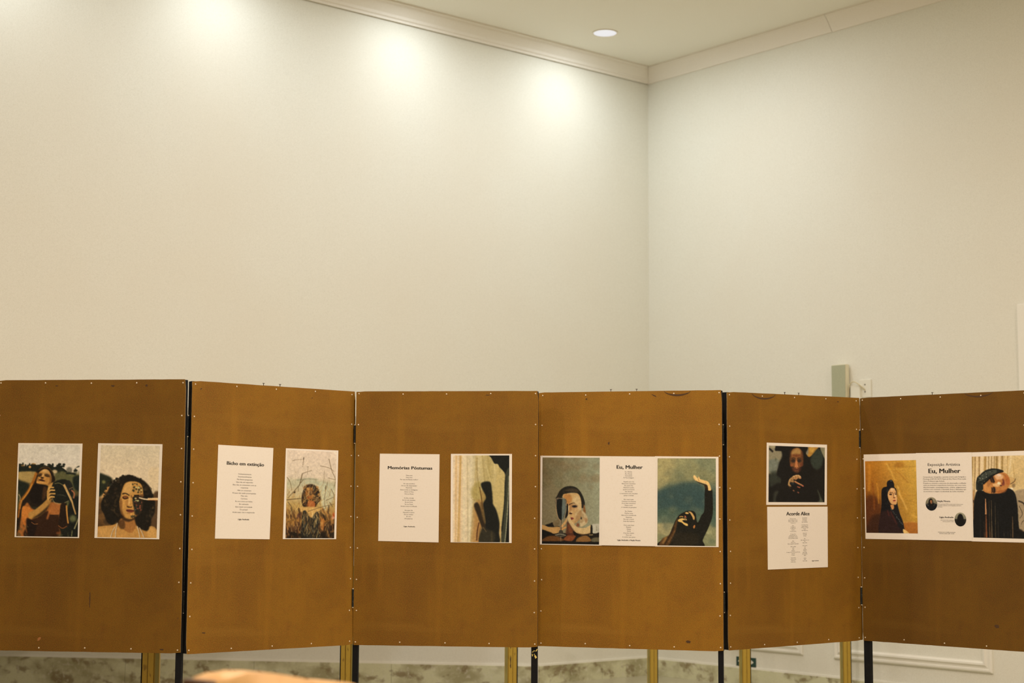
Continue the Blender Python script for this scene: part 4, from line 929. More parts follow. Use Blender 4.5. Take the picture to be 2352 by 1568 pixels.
def paint_pointing_portrait():      # dark long-haired figure pointing at the viewer
    c = Canvas([(155, 168), (1378, 212), (1370, 1406), (145, 1402)], 128, 128, (24, 22, 16), 15)
    c.poly([(140, 140), (330, 160), (300, 270), (440, 280), (440, 420), (370, 560), (330, 760), (260, 770), (140, 740)], (140, 122, 84), 24)
    c.poly([(150, 500), (370, 480), (330, 720), (280, 780), (150, 720)], (104, 106, 84), 30, .7); c.line([(160, 230), (250, 310)], (34, 28, 20), 40, 12); c.ell(250, 200, 70, 22, (166, 144, 96), 16, .8); c.ell(310, 470, 20, 40, (84, 80, 50), 14, .6)
    c.poly([(200, 740), (480, 780), (480, 980), (350, 980), (180, 1060)], (54, 54, 38), 40, .8); c.poly([(280, 1180), (390, 1180), (360, 1402), (260, 1402)], (58, 54, 38), 30, .8)
    c.poly([(960, 180), (1220, 190), (1190, 270), (1060, 410), (1000, 400), (950, 300)], (176, 120, 44), 14); c.poly([(950, 190), (1010, 200), (1010, 370), (960, 330)], (130, 118, 88), 14, .9); c.ell(1090, 260, 50, 60, (196, 144, 58), 16, .8)
    c.poly([(1090, 400), (1230, 240), (1330, 400), (1300, 620), (1180, 690), (1070, 560)], (52, 56, 40), 26, .9); c.poly([(1270, 200), (1390, 200), (1390, 470), (1340, 400)], (130, 116, 78), 10)
    c.poly([(1200, 1120), (1290, 1300), (1330, 1410), (1190, 1410)], (74, 72, 50), 16)
    K = (22, 20, 15)
    c.poly([(460, 170), (980, 190), (960, 360), (1050, 520), (1150, 800), (1200, 1100), (1200, 1410), (360, 1410), (400, 1100), (420, 900), (330, 800), (400, 560), (460, 420)], K, 20)
    c.poly([(330, 150), (460, 170), (450, 280), (340, 290), (290, 270)], K, 12)
    c.poly([(700, 240), (790, 222), (850, 260), (890, 340), (905, 480), (895, 600), (840, 640), (820, 700), (800, 760), (720, 740), (700, 640), (640, 620), (612, 520), (620, 380), (650, 290)], (126, 74, 34), 14)
    c.poly([(680, 280), (780, 235), (850, 290), (860, 380), (760, 350), (650, 360)], (168, 122, 60), 24, .9); c.line([(680, 380), (760, 390), (850, 370)], (104, 48, 24), 30, 16, .7)
    c.poly([(612, 300), (640, 280), (640, 520), (620, 560)], (60, 36, 20), 16, .8); c.poly([(860, 300), (905, 340), (905, 600), (870, 560)], (80, 44, 24), 18, .7)
    c.ell(690, 505, 46, 44, (34, 26, 20), 16, .9); c.ell(820, 502, 46, 42, (34, 26, 20), 16, .9); c.line([(650, 452), (700, 440), (742, 462)], (40, 24, 16), 16, 8, .8); c.line([(770, 460), (820, 440), (862, 455)], (40, 24, 16), 16, 8, .8)
    c.ell(694, 512, 24, 9, (96, 66, 46), 5, .8); c.ell(694, 512, 9, 9, (12, 12, 12), 3); c.ell(818, 509, 22, 9, (90, 60, 42), 5, .8); c.ell(818, 509, 9, 9, (12, 12, 12), 3)
    c.ell(700, 548, 36, 12, (104, 58, 32), 12, .7); c.ell(820, 545, 34, 12, (96, 52, 30), 12, .7); c.line([(755, 420), (757, 520)], (150, 96, 50), 20, 14, .6)
    c.poly([(742, 500), (776, 505), (800, 628), (784, 655), (760, 662), (730, 652), (722, 632)], (182, 108, 56), 9); c.line([(786, 560), (806, 632)], (80, 42, 26), 12, 8, .8); c.ell(742, 656, 12, 7, (50, 24, 16), 4); c.ell(782, 656, 10, 6, (50, 24, 16), 4)
    c.ell(648, 600, 28, 34, (140, 72, 38), 16, .8); c.ell(868, 590, 26, 44, (100, 48, 28), 18, .9); c.poly([(660, 640), (720, 655), (740, 700), (700, 740), (668, 700)], (86, 46, 28), 16, .9); c.poly([(800, 660), (860, 640), (850, 720), (812, 745), (800, 700)], (64, 32, 22), 16, .9)
    c.poly([(725, 688), (760, 682), (800, 690), (790, 706), (760, 712), (735, 704)], (96, 42, 32), 6, .9); c.line([(728, 696), (796, 698)], (36, 16, 14), 6, 3); c.ell(760, 750, 50, 28, (62, 36, 24), 16, .8)
    # hand
    S = (178, 124, 66)
    c.poly([(640, 880), (665, 850), (700, 826), (770, 806), (830, 818), (862, 870), (846, 894), (800, 884), (770, 900), (750, 918), (700, 905), (690, 930), (660, 920)], S, 5)
    for x0, y0, x1, y1 in ((690, 850, 700, 905), (735, 835, 748, 912), (785, 826, 800, 884)): c.line([(x0, y0), (x1, y1)], (96, 58, 30), 8, 4, .8)
    for x, y in ((700, 842), (748, 824), (796, 826), (838, 845)): c.ell(x, y, 18, 12, (214, 166, 104), 8, .8)
    c.ell(748, 890, 12, 12, (190, 100, 66), 6, .7); c.ell(846, 876, 13, 11, (196, 110, 76), 5, .8)
    c.poly([(575, 1010), (592, 930), (620, 885), (655, 868), (690, 910), (700, 955), (688, 985), (650, 965), (622, 975), (618, 1010), (646, 1055), (612, 1058), (585, 1045)], (158, 112, 60), 6)
    c.line([(588, 1020), (606, 930), (650, 884)], (200, 154, 90), 14, 7, .8); c.line([(630, 900), (676, 940)], (96, 62, 34), 8, 5, .8); c.line([(612, 950), (640, 955)], (90, 58, 32), 8, 5, .8)
    c.line([(715, 945), (780, 985), (850, 1020), (905, 1048)], (172, 104, 58), 34, 5, 1, 28); c.line([(720, 940), (800, 985), (870, 1020)], (204, 150, 90), 10, 6, .8); c.ell(900, 1050, 16, 13, (196, 92, 66), 5)
    c.poly([(610, 975), (700, 975), (760, 1020), (760, 1060), (660, 1050)], (20, 22, 20), 8); c.ell(680, 1000, 30, 14, (60, 66, 60), 8, .6); c.line([(775, 1065), (840, 1085)], (168, 84, 52), 20, 5); c.line([(680, 1140), (715, 1160)], (130, 80, 50), 24, 6); c.line([(780, 1180), (815, 1200)], (140, 80, 56), 24, 6)
    c.line([(590, 1060), (630, 1100)], (74, 46, 26), 14, 8, .8)
    c.grain(4); return c.out()

def paint_veil_portrait():      # woman in profile with long dark veil before an ochre cloth
    c = Canvas([(75, 208), (908, 188), (938, 1388), (97, 1376)], 118, 176, (180, 120, 32), 17)
    v = np.linspace(0, 1, c.W)[None, :, None]; u = np.linspace(0, 1, c.H)[:, None, None]
    L = np.array([(176, 104, 22)])*(1-u)+np.array([(86, 40, 12)])*u; Rr = np.array([(190, 142, 48)])*(1-u)+np.array([(176, 124, 34)])*u
    c.img = L*(1-v)+Rr*v
    c.poly([(97, 800), (330, 860), (330, 1390), (80, 1390)], (78, 38, 14), 60, .8); c.poly([(200, 1100), (360, 1100), (360, 1390), (90, 1390)], (50, 28, 14), 40, .8)
    for x0, y0, x1, y1, col, w in ((200, 560, 230, 1000, (130, 66, 16), 20), (270, 560, 300, 900, (200, 130, 36), 20), (150, 240, 140, 700, (190, 118, 30), 40), (420, 240, 560, 520, (206, 150, 52), 26), (560, 340, 780, 560, (150, 92, 24), 14), (440, 340, 700, 340, (200, 142, 44), 14), (560, 300, 900, 300, (150, 96, 26), 10), (620, 720, 760, 1000, (214, 160, 66), 22), (600, 600, 640, 760, (206, 156, 60), 22), (700, 760, 900, 770, (156, 104, 30), 14), (800, 850, 920, 900, (160, 108, 30), 12), (700, 1200, 930, 1205, (210, 150, 56), 14)):
        c.line([(x0, y0), ((x0+x1)/2+6, (y0+y1)/2), (x1, y1)], col, w, 12, .7)
    c.poly([(580, 230), (700, 240), (690, 300), (580, 300)], (150, 90, 20), 20, .6); c.poly([(690, 1220), (940, 1220), (940, 1400), (760, 1400)], (150, 84, 24), 20, .9); c.line([(830, 1080), (930, 1120)], (206, 150, 50), 30, 16, .6)
    K = (22, 20, 16)
    c.poly([(430, 590), (440, 540), (480, 515), (520, 520), (550, 580), (555, 630), (585, 670), (600, 800), (605, 900), (640, 1050), (690, 1180), (712, 1290), (715, 1400), (325, 1400), (330, 1100), (345, 900), (345, 700), (370, 640), (430, 620)], K, 5)
    c.poly([(700, 1310), (800, 1388), (710, 1390)], (206, 158, 76), 5)
    c.poly([(330, 1060), (440, 1020), (520, 1080), (600, 1240), (680, 1390), (330, 1390)], (46, 26, 18), 20, .8)
    for p in ([(490, 1020), (540, 1120), (600, 1240)], [(440, 1000), (470, 1100)]): c.line(p, (96, 40, 26), 20, 12, .6)
    # face
    c.poly([(470, 680), (500, 645), (550, 650), (575, 690), (590, 750), (598, 820), (590, 900), (560, 916), (500, 900), (470, 850), (448, 780), (450, 720)], (206, 146, 74), 5)
    c.ell(520, 670, 26, 20, (230, 180, 110), 10, .9); c.ell(480, 800, 24, 30, (220, 160, 86), 12, .8); c.line([(480, 718), (530, 722)], (44, 26, 14), 9, 3); c.line([(555, 724), (582, 722)], (44, 26, 14), 8, 3)
    c.ell(492, 748, 24, 13, (50, 32, 18), 4); c.ell(572, 745, 14, 10, (50, 32, 18), 4); c.line([(540, 730), (545, 800)], (110, 62, 28), 12, 5, .8); c.line([(556, 740), (566, 790)], (236, 186, 112), 10, 4, .9); c.ell(552, 803, 20, 8, (96, 50, 26), 5)
    c.poly([(530, 850), (550, 838), (576, 842), (566, 860), (540, 862)], (124, 42, 28), 4); c.line([(540, 880), (580, 886)], (180, 112, 52), 12, 5, .7); c.poly([(450, 860), (500, 905), (560, 918), (545, 940), (480, 920)], (40, 26, 16), 6)
    c.poly([(490, 920), (550, 925), (540, 985), (515, 990)], (188, 124, 58), 5); c.line([(560, 925), (575, 1000), (600, 1060)], K, 30, 6)
    for i in range(14):
        t = i/13; c.ell(500+190*t+c.rng.uniform(-6, 6), 985+260*t+c.rng.uniform(-10, 10), 7, 10, (84, 84, 66), 4, .8)
    for i in range(12):
        c.ell(c.rng.uniform(400, 460), c.rng.uniform(660, 940), 6, 6, (70, 76, 56), 5, .5)
    c.ell(500, 530, 12, 8, (110, 104, 84), 5, .8)
    c.grain(5); return c.out()

def paint_turban_portrait():        # head laid sideways, patterned head wrap, long black braids
    c = Canvas([(66, 188), (905, 165), (935, 1418), (92, 1396)], 136, 190, (196, 158, 92), 19)
    c.grad([(0, (188, 150, 84)), (.3, (200, 164, 96)), (.6, (180, 148, 90)), (1, (150, 120, 70))])
    for x, w, col in ((80, 14, (150, 112, 50)), (120, 8, (110, 72, 28)), (150, 20, (224, 182, 116)), (183, 8, (100, 60, 24)), (220, 44, (224, 186, 122)), (268, 20, (150, 108, 44)), (300, 16, (214, 180, 120)), (320, 6, (100, 76, 44)), (340, 12, (220, 186, 126)), (362, 6, (110, 84, 48)), (382, 12, (216, 180, 120)), (402, 6, (110, 84, 48)), (440, 24, (140, 104, 46)), (480, 26, (224, 186, 120)), (520, 20, (140, 104, 44)), (580, 60, (206, 168, 98)), (600, 10, (160, 116, 50))):
        c.line([(x, 150), (x-4, 420), (x-16, 760), (x-6, 1400)], col, w, 5, .85)
    c.poly([(650, 160), (1010, 150), (1010, 760), (860, 760), (720, 680), (640, 560), (600, 430)], (204, 166, 94), 12)
    for i in range(26):
        y = 190+i*16; c.line([(700, y), (790, y+40), (1010, y+140)], (150, 110, 50), 4, 2, .55)
    c.line([(650, 180), (640, 300), (620, 420)], (222, 186, 118), 20, 8, .8); c.line([(680, 300), (700, 500)], (170, 128, 60), 14, 8, .7)
    c.poly([(720, 700), (1010, 760), (1010, 1440), (780, 1300), (740, 950)], (150, 122, 76), 12)
    c.line([(860, 755), (930, 790), (1010, 800)], (130, 80, 44), 14, 5); c.line([(760, 850), (830, 880), (900, 960), (1000, 960)], (44, 34, 20), 20, 7); c.line([(770, 920), (820, 1040), (780, 1110)], (70, 54, 32), 9, 4); c.line([(800, 1200), (830, 1150), (900, 1120)], (70, 54, 32), 9, 4); c.line([(850, 1230), (870, 1180), (930, 1160)], (70, 54, 32), 7, 4)
    c.poly([(770, 1270), (880, 1330), (1010, 1360), (1010, 1440), (740, 1440)], (36, 26, 16), 14)
    c.line([(100, 700), (88, 900), (100, 1390)], (170, 112, 52), 24, 8, .7); c.specks([(66, 820), (110, 820), (110, 1390), (66, 1390)], [(50, 34, 20), (200, 150, 80)], 20, 6, 14, 4, .6)
    # neck / ear
    c.poly([(600, 500), (700, 510), (720, 560), (700, 640), (640, 700), (600, 640)], (190, 146, 76), 8); c.line([(640, 600), (700, 560), (715, 520)], (60, 36, 18), 9, 4); c.ell(655, 668, 32, 16, (220, 186, 130), 6); c.ell(690, 620, 26, 30, (110, 84, 46), 10, .7)
    K = (18, 17, 12)
    c.poly([(150, 700), (240, 700), (340, 740), (520, 720), (600, 660), (700, 720), (745, 900), (765, 1200), (790, 1300), (850, 1320), (860, 1420), (110, 1410), (95, 1100), (98, 900), (120, 770)], K, 7)
    # head
    c.poly([(230, 620), (300, 540), (360, 470), (430, 440), (520, 425), (590, 450), (630, 520), (635, 600), (590, 670), (500, 730), (400, 740), (290, 730), (235, 690)], (176, 108, 44), 6)
    c.poly([(400, 470), (460, 440), (530, 470), (520, 520), (440, 530)], (214, 160, 96), 10, .9); c.ell(470, 465, 32, 16, (226, 190, 140), 8, .9); c.poly([(240, 620), (320, 550), (350, 600), (340, 700), (270, 700)], (194, 128, 56), 14, .8)
    c.poly([(300, 540), (360, 480), (400, 470), (410, 520), (350, 600), (300, 640)], (140, 84, 36), 14, .6)
    c.poly([(338, 505), (372, 480), (392, 505), (412, 560), (392, 585), (352, 560)], (60, 38, 20), 8, .95); c.line([(372, 490), (385, 530), (402, 568)], (20, 14, 10), 13, 3); c.line([(345, 500), (352, 540), (362, 575)], (26, 18, 12), 9, 4); c.line([(392, 500), (408, 550)], (150, 96, 50), 6, 3, .8)
    c.poly([(368, 655), (400, 640), (425, 670), (425, 715), (395, 735), (368, 715)], (60, 38, 20), 8, .95); c.line([(398, 648), (405, 685), (400, 725)], (20, 14, 10), 13, 3); c.line([(362, 650), (365, 700), (362, 735)], (28, 18, 12), 9, 4); c.line([(418, 660), (424, 710)], (150, 96, 50), 6, 3, .8)
    c.poly([(380, 600), (440, 585), (490, 570), (490, 620), (440, 640), (390, 625)], (214, 158, 86), 7); c.ell(470, 585, 24, 20, (240, 198, 130), 8, .9); c.ell(500, 622, 20, 10, (70, 34, 20), 6)
    c.poly([(520, 520), (545, 530), (560, 600), (530, 625), (510, 600), (525, 560)], (124, 58, 34), 7, .9); c.line([(528, 532), (536, 570), (530, 610)], (60, 26, 16), 6, 3); c.line([(560, 520), (572, 560), (566, 600)], (196, 124, 60), 10, 6, .7)
    c.poly([(560, 470), (620, 510), (625, 600), (580, 600)], (160, 84, 34), 12, .8); c.poly([(440, 700), (560, 680), (600, 660), (560, 720), (450, 740)], (150, 80, 30), 10, .7); c.line([(520, 440), (580, 480)], (140, 80, 30), 14, 8, .7)
    # wrap
    c.poly([(135, 680), (130, 600), (145, 510), (180, 470), (260, 400), (350, 370), (440, 372), (535, 402), (530, 420), (440, 430), (360, 480), (300, 540), (240, 600), (235, 680), (180, 700)], (30, 32, 22), 5)
    for k in range(5):
        c.line([(160+14*k, 560-4*k), (220+12*k, 470+10*k), (320+8*k, 410+12*k), (430+4*k, 390+10*k)], (132, 126, 86), 5, 2, .75)
    c.specks([(160, 640), (160, 520), (260, 410), (420, 380), (440, 420), (330, 480), (250, 570)], [(150, 142, 100), (20, 22, 16), (110, 104, 70)], 70, 4, 10, 2, .7)
    c.line([(240, 600), (300, 545), (370, 480), (450, 435), (530, 412)], (20, 18, 12), 20, 5); c.line([(350, 372), (450, 378), (535, 405)], (20, 20, 14), 14, 4); c.line([(145, 600), (140, 660), (155, 700)], (90, 84, 56), 6, 3)
    # gaps between braids
    for x, y0, y1, w, col in ((272, 815, 1050, 24, (196, 130, 70)), (280, 1060, 1396, 28, (120, 66, 30)), (325, 830, 1396, 9, (84, 62, 34)), (358, 840, 1396, 11, (110, 84, 46)), (362, 1150, 1396, 22, (84, 66, 38)), (415, 870, 1396, 9, (84, 66, 36)), (455, 1000, 1396, 6, (56, 46, 28)), (250, 1150, 1396, 7, (90, 60, 30)), (335, 1150, 1396, 8, (96, 60, 28)), (672, 1080, 1396, 20, (90, 66, 36)), (545, 1300, 1396, 6, (70, 60, 36)), (195, 1050, 1396, 7, (50, 44, 28)), (640, 1280, 1396, 8, (60, 48, 28)), (600, 1250, 1396, 6, (50, 42, 26))):
        c.line([(x, y0), (x+3, (y0+y1)/2), (x+6, y1)], col, w*.5, 4, .9, w)
    c.grain(5); return c.out()

def paint_round_portrait(kind):     # the two little round portraits on the information sheet
    c = Canvas([(0, 0), (100, 0), (100, 100), (0, 100)], 72, 80, (130, 116, 84), 21+kind)
    if kind == 0:
        c.grad([(0, (150, 130, 90)), (.5, (110, 96, 66)), (1, (30, 28, 22))])
        c.poly([(0, 60), (30, 45), (70, 45), (100, 60), (100, 110), (0, 110)], (22, 22, 20), 4)
        c.poly([(28, 60), (28, 25), (45, 10), (60, 20), (66, 60)], (24, 20, 14), 4); c.ell(48, 35, 10, 15, (150, 92, 48), 4)
        c.specks([(10, 40), (90, 40), (90, 95), (10, 95)], [(90, 84, 66), (16, 16, 14)], 18, 2, 5, 2, .6)
    else:
        c.grad([(0, (160, 142, 100)), (.45, (120, 108, 76)), (.5, (40, 34, 24)), (1, (20, 18, 14))])
        c.poly([(20, 110), (22, 50), (34, 18), (50, 10), (66, 18), (78, 50), (80, 110)], (20, 18, 13), 4)
    return c.out()


def photo(key, name, label, fn, ref, lift=0., cat='photograph'):
    o, q, inner, y = print_root(key, name, label, cat, None, lift)
    me = picture_mesh(fn(), inner, y-.0003, ref); link('printed_picture', me, M_PRINT, o)
    return o

REF_L, REF_M, REF_R = (222, 202, 164), (234, 208, 176), (222, 196, 152)
photo('field', 'photo_print', 'white-bordered photo of a long-haired woman looking up with a dark clay pot, leftmost print', paint_field_woman, (216, 197, 158))
photo('curly', 'photo_print', 'white-bordered photo of a curly-haired woman with eyes closed and a painted half face', paint_curly_portrait, (222, 202, 166))
photo('grass', 'photo_print', 'white-bordered photo of a woman half hidden in dry grass stems', paint_grass_portrait, (232, 208, 174))
photo('curtain', 'photo_print', 'white-bordered photo of a dark silhouette behind a pale curtain', paint_curtain_silhouette, (236, 208, 172))
photo('glass', 'photo_print', 'photo of a dark-haired woman leaning on folded arms behind a wine glass', paint_glass_portrait, (230, 204, 160))
photo('sky', 'photo_print', 'photo of a woman in black reaching one arm up against a stormy sky', paint_sky_reach, (232, 206, 172))
photo('point', 'photo_print', 'squarish dark photo of a long-haired person pointing at the viewer', paint_pointing_portrait, (228, 200, 160))
photo('veil', 'photo_print', 'ochre photo of a woman in a long black veil seen side-on', paint_veil_portrait, (212, 186, 138))
photo('turban', 'photo_print', 'rightmost photo, a head laid sideways in patterned wrap with long black braids', paint_turban_portrait, (216, 190, 142))

K = .036
# --- poem: Bicho em extinção
o, q, _, y = print_root('bicho', 'poem_sheet', 'white poem sheet headed Bicho em extinção, left of the grass photo', 'poster')
write(o, q, y, 'title_text', [('Bicho em extinção', .165, .838, .208, .033, K)])
L = ['Insistentemente', 'Incansavelmente', 'Me fazem perguntas', 'Que não sei responder', 'Elas não se contentam com as', 'respostas', 'Não se contentam', 'Porque não estão preocupadas', 'Mas sim', 'Curiosas', 'Eu sou como um bicho', 'Em extinção', 'Que causa curiosidade', 'Do porquê', 'Ainda estar viva e respirando']
write(o, q, y, 'poem_text', column(L, .497, .308, .0295, .0163, .0115))
write(o, q, y, 'author_text', [('Lígia Andrade', .402, .604, .797, .013, K)])
# --- poem: Memórias Póstumas
o, q, _, y = print_root('memorias', 'poem_sheet', 'white poem sheet headed Memórias Póstumas, left of the curtain photo', 'poster')
write(o, q, y, 'title_text', [('Memórias Póstumas', .140, .880, .176, .031, K)])
L = ['Deus meu', 'Deus meu', 'Por que me fizeste mulher?', '', 'Por que escolheu', 'Um ser tão desprezado?', 'Resumido', 'Entre Linda ou Inteligente', 'Santa ou Puta', 'Viva ou Morta', '', 'Se falo, errada', 'Se me calo também', 'Se sou forte', 'Se sou fraca', 'Sempre serei crucificada', '', 'Dia após dia', 'Descubro a honra', 'De ser mulher', 'Eu sou', 'Mil palavras']
write(o, q, y, 'poem_text', column(L, .499, .251, .02345, .0127, .0100))
write(o, q, y, 'author_text', [('Lígia Andrade', .418, .607, .833, .011, K)])
# --- poem: Eu, Mulher
o, q, _, y = print_root('mulher', 'poem_sheet', 'white poem sheet headed Eu, Mulher between the wine glass and raised-arm photos', 'poster', lift=.0018)
write(o, q, y, 'title_text', [('Eu, Mulher', .302, .762, .140, .036, K)])
L = ['Eu, Mulher', 'Eu, Deusa', 'Concebida', 'À Tua Imagem', '', 'Aquela que cria', 'Reinventa caminhos', 'De quem faz', 'Nenhuma pedra', 'quebra montanha', 'faz danças', 'e reencontra nas melodias', 'graça e beleza', '', 'Em suas lutas', 'Conheço sua história', 'E os seus caminhos', 'Posso ouvir', 'A melodia de gerações', '', 'Eu, Mulher', 'Mulher essa', 'Que já foi considerada', 'Histérica', 'Por ser e sentir', 'Hoje faz história', '', 'Com suas lutas', 'Resistir', 'Dança', 'Canta', 'E se faz inteira', 'Para ser', 'A mulher que quiser']
write(o, q, y, 'poem_text', column(L, .513, .179, .0221, .0144, .0098))
write(o, q, y, 'author_text', [('Lígia Andrade e Nayla Moura', .300, .724, .945, .0125, K)])
# --- poem: Acorde Alice (sheet lies on its long side)
o, q, _, y = print_root('acorde', 'poem_sheet', 'squarish white poem sheet headed Acorde Alice, below the pointing photo', 'poster')
write(o, q, y, 'title_text', [('Acorde Alice', .310, .692, .140, .052, K)])
L1 = ['Dorme na relva', 'Entre o tempo e o sono', 'Entre o coelho e o mar', 'Cresce e cai', '', 'Mas', 'O relógio diz', 'A rainha vem', 'Foi ela', 'E a dama partiu', '', 'Por que corre', 'Longe de casa e só', 'Onde ninguém a chama', 'Perto de quem te sonha', '', 'Alice', 'Ouve a voz', 'Que te espera do outro lado', '', 'Abre os olhos', 'Anda', 'Grita', 'Renasce', 'O tempo é teu e não se perde mais', 'Levanta', 'E canta', '', 'Toda menina', 'Cresce um dia', 'Mas não é', 'De um outro']
L2 = ['Acorda Alice', 'Da mentira', 'Do espelho', 'Que te prendeu', '', 'Os sonhos vivos', 'Vagam distantes', 'Dentro de um lago', 'Fundo', 'Que afoga a voz', '', 'Deixe cair', 'Teu medo', 'A mesa', '', 'Eis', 'Que o gato sorri e vai', 'Diz', 'Não é tarde', '', 'Abre a porta', 'Vai', 'Alice', 'Desperta', 'E corre', 'Bem longe', 'Do chapeleiro', 'Agora', '', 'Acorda', 'Alice', 'Para a vida']
write(o, q, y, 'poem_text', column(L1, .417, .200, .02255, .0076, .0110)+column(L2, .612, .188, .02255, .0076, .0110))
write(o, q, y, 'author_text', [('Lígia Andrade', .728, .843, .892, .013, K)])
# --- information sheet
o, q, _, y = print_root('expo', 'information_sheet', 'white exhibition text sheet headed Exposição Artística, right of the veiled-woman photo', 'poster', lift=.0018)
write(o, q, y, 'heading_text', [('Exposição Artística', .213, .794, .150, .028, .006)])
write(o, q, y, 'title_text', [('Eu, Mulher', .225, .797, .233, .046, K)])
para = ['Composta por fotografias e poemas criados pela Fotógrafa e', 'Psicóloga (CRP 09/14677) Nayla da Silva Moura Pires e pela', 'Atriz e Professora Lígia Andrade.', 'Propõe ao visitante o exercício de observação e reflexão', 'sobre as vivências e experiências femininas, tais como lutas,', 'discriminação, autojulgamento, crítica, julgamentos', 'sofridos e em contraste, a liberdade, força e delicadeza que', 'se encontram e reagem na identidade da mulher brasileira.']
write(o, q, y, 'paragraph_text', [(s, .122, .897 if k not in (2, 7) else (.515 if k == 2 else .862), .283+.0237*k, .0105, .006) for k, s in enumerate(para)])
write(o, q, y, 'name_text', [('Nayla Moura', .372, .606, .563, .0165, K), ('Lígia Andrade', .406, .662, .745, .0165, K)])
for its_ in ([('Atriz, psicóloga (CRP) e artista visual, mestra e atua', .375, .838, .592, .0085, 0), ('fotografia e pintura. Cria fotografias autorais e', .375, .808, .608, .0085, 0), ('performances.', .375, .465, .6235, .0085, 0)],
     [('Atriz, doutoranda e professora', .425, .674, .773, .0085, 0), ('escritora, pesquisa o teatro', .462, .670, .789, .0085, 0)], [('Conheça mais o trabalho escaneando', .372, .695, .911, .0095, 0), ('através deste QR Code', .398, .672, .927, .0095, 0)]):
    write(o, q, y, 'small_text', its_)
for k, (u0, u1, v0, v1) in enumerate(((.154, .370, .509, .663), (.683, .895, .681, .838))):
    qq = [tuple(bil(q, a, b)) for a, b in ((u0, v0), (u1, v0), (u1, v1), (u0, v1))]
    link('round_portrait', picture_mesh(paint_round_portrait(k), qq, y-.0004, (222, 194, 152), 'round'), M_PRINT, o)

# ================================================================ things on and by the right wall
# low green exit direction sign
root = empty('exit_sign', rp(0, 1.184, .16)); tag(root, 'small dark green exit direction sign low on the wall, behind an ochre post', 'sign')
def wl(ct, z0): return lambda d, t, z: (rp(d, ct+t, z0+z)-root.location)
fn = wl(1.184, .168)
bm = bmesh.new(); box(bm, 0, .006, -.1125, .1125, 0, .078, fn, .001); link('sign_plate', bm, M_GREEN, root)
bm = bmesh.new()
pts = [(-.056, .018), (-.03, .018), (-.03, .005), (.036, .039), (-.03, .073), (-.03, .060), (-.056, .060)]     # not to be read from the side: a plain arrow
arrow = [(.010, .030), (.048, .030), (.048, .012), (.088, .039), (.048, .066), (.048, .048), (.010, .048)]
bm.faces.new([bm.verts.new(fn(.0068, a, b)) for a, b in arrow]); link('arrow', bm, M_WHITE, root)
bm = bmesh.new()      # running figure
def blob(pts): bm.faces.new([bm.verts.new(fn(.0068, a, b)) for a, b in pts])
blob([(-.060+.009*math.cos(k*.628), .062+.009*math.sin(k*.628)) for k in range(10)])
blob([(-.074, .054), (-.052, .052), (-.046, .028), (-.060, .026)])
blob([(-.058, .028), (-.046, .030), (-.030, .018), (-.036, .010)]); blob([(-.062, .028), (-.052, .026), (-.070, .006), (-.082, .008)])
blob([(-.054, .052), (-.050, .044), (-.032, .046), (-.033, .052)]); blob([(-.074, .054), (-.070, .046), (-.086, .034), (-.091, .040)])
link('running_figure', bm, M_WHITE, root)

# slim speaker box
root = empty('column_speaker', rp(0, 2.285, 1.62)); tag(root, 'slim grey-green column speaker on the right wall, rising behind the screens', 'speaker')
fn = lambda d, t, z: rp(d, 2.285+t, 1.62+z)-root.location
bm = bmesh.new(); box(bm, .012, .062, -.072, .072, 0, 1.103, fn, .003); link('speaker_case', bm, M_SPK, root)
bm = bmesh.new(); box(bm, .062, .066, -.070, .071, .004, 1.098, fn, .0015); link('speaker_grille', bm, M_GREY, root)
bm = bmesh.new(); box(bm, 0, .012, -.05, .05, .25, .33, fn); box(bm, 0, .012, -.05, .05, .8, .88, fn); link('wall_bracket', bm, M_SPK, root)

# socket plate, adapter and cable
root = empty('wall_socket', rp(0, 2.513, 2.44)); tag(root, 'white square socket plate with two dark screws on the right wall', 'wall socket')
fn = lambda d, t, z: rp(d, 2.513+t, 2.44+z)-root.location
bm = bmesh.new(); box(bm, 0, .010, -.060, .060, 0, .148, fn, .003); link('plate', bm, M_WHITE, root)
for z in (.047, .106):
    bm = bmesh.new(); tube(bm, [fn(.010, .0, z), fn(.0122, .0, z)], .0058, 10); link('screw', bm, M_RUST, root)
root = empty('adapter_box', rp(.0, 2.43, 2.33)); tag(root, 'small white adapter box on the right wall, half hidden behind the screen edge', 'adapter')
fn = lambda d, t, z: rp(d, 2.43+t, 2.33+z)-root.location
bm = bmesh.new(); box(bm, 0, .034, -.048, .048, 0, .215, fn, .006); link('box_body', bm, M_WHITE, root)
bm = bmesh.new(); box(bm, .034, .036, -.036, .036, .02, .06, fn); link('label_strip', bm, M_SPK, root)
bm = bmesh.new()
P_ = [(.03, 2.362, 2.46), (.036, 2.368, 2.52), (.044, 2.395, 2.562), (.048, 2.43, 2.572), (.046, 2.465, 2.556), (.038, 2.495, 2.532), (.024, 2.511, 2.512), (.010, 2.513, 2.500)]
c_ = [Vector(p) for p in P_]; sm = []
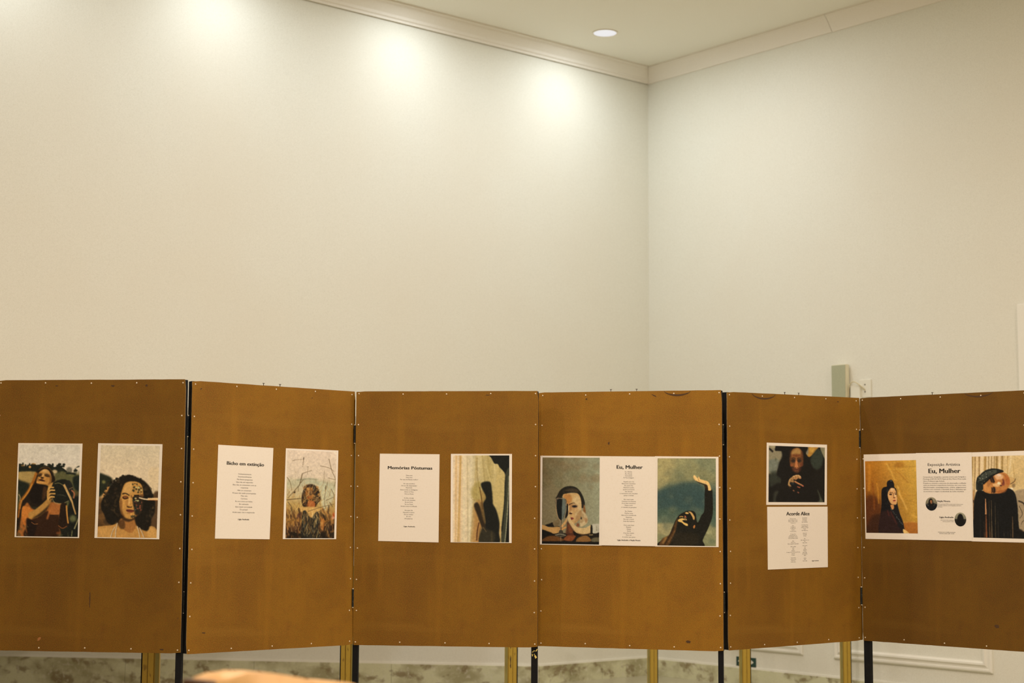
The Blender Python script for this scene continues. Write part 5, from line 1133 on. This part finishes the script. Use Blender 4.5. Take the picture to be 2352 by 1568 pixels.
for i in range(len(c_)-1):
    a, b, c, d = c_[max(i-1, 0)], c_[i], c_[i+1], c_[min(i+2, len(c_)-1)]
    for k in range(4):
        t = k/4; sm.append(.5*((2*b)+(-a+c)*t+(2*a-5*b+4*c-d)*t*t+(-a+3*b-3*c+d)*t**3))
sm.append(c_[-1]); org = rp(0, 2.44, 2.5)
tube(bm, [rp(*p)-org for p in sm], .0052, 8)
cb = link('power_cable', bm, M_CABLE); cb.location = org; tag(cb, 'yellowed white cable arching from the speaker to the socket plate', 'cable')

# ================================================================ high-backed chair in the foreground, out of focus
root = empty('dining_chair', (-.388, 3.02, 0), math.radians(52)); tag(root, 'blurred tan leather high-backed chair in the foreground at the bottom edge', 'chair')
bm = bmesh.new()
top = [(-.245, 1.206), (-.22, 1.211), (-.17, 1.211), (-.12, 1.207), (-.08, 1.200), (-.04, 1.192), (.0, 1.183), (.03, 1.179), (.056, 1.178), (.09, 1.173), (.12, 1.164), (.18, 1.152), (.25, 1.135)]
out = [(-.25, .50), (-.25, 1.195)]+top+[(.25, .50)]
vf = [bm.verts.new((x, -.035, z)) for x, z in out]; vb = [bm.verts.new((x, .035, z)) for x, z in out]
bm.faces.new(vf); bm.faces.new(vb[::-1]); n = len(out)
for k in range(n): bm.faces.new((vf[k], vb[k], vb[(k+1) % n], vf[(k+1) % n]))
bmesh.ops.bevel(bm, geom=[e for e in bm.edges if abs(e.verts[0].co.y-e.verts[1].co.y) < 1e-5], offset=.014, segments=3, affect='EDGES', profile=.5)
link('backrest', bm, M_TAN, root, smooth=True)
bm = bmesh.new(); box(bm, -.245, .245, -.50, -.03, .40, .50, bev=.025); link('seat', bm, M_TAN, root, smooth=True)
bm = bmesh.new(); box(bm, -.262, -.246, -.037, .036, .45, 1.203, bev=.004); link('side_shade_strip', bm, M_DARKWOOD, root)  # dark strip that paints in the shade on the backrest's left end
for x, yy in ((-.22, -.46), (.22, -.46), (-.22, .01), (.22, .01)):
    bm = bmesh.new(); v = box(bm, x-.02, x+.02, yy-.02, yy+.02, 0, .40)
    for k in v[:4]: k.co.x = x+(k.co.x-x)*.6; k.co.y = yy+(k.co.y-yy)*.6
    link('leg', bm, M_DARKWOOD, root)
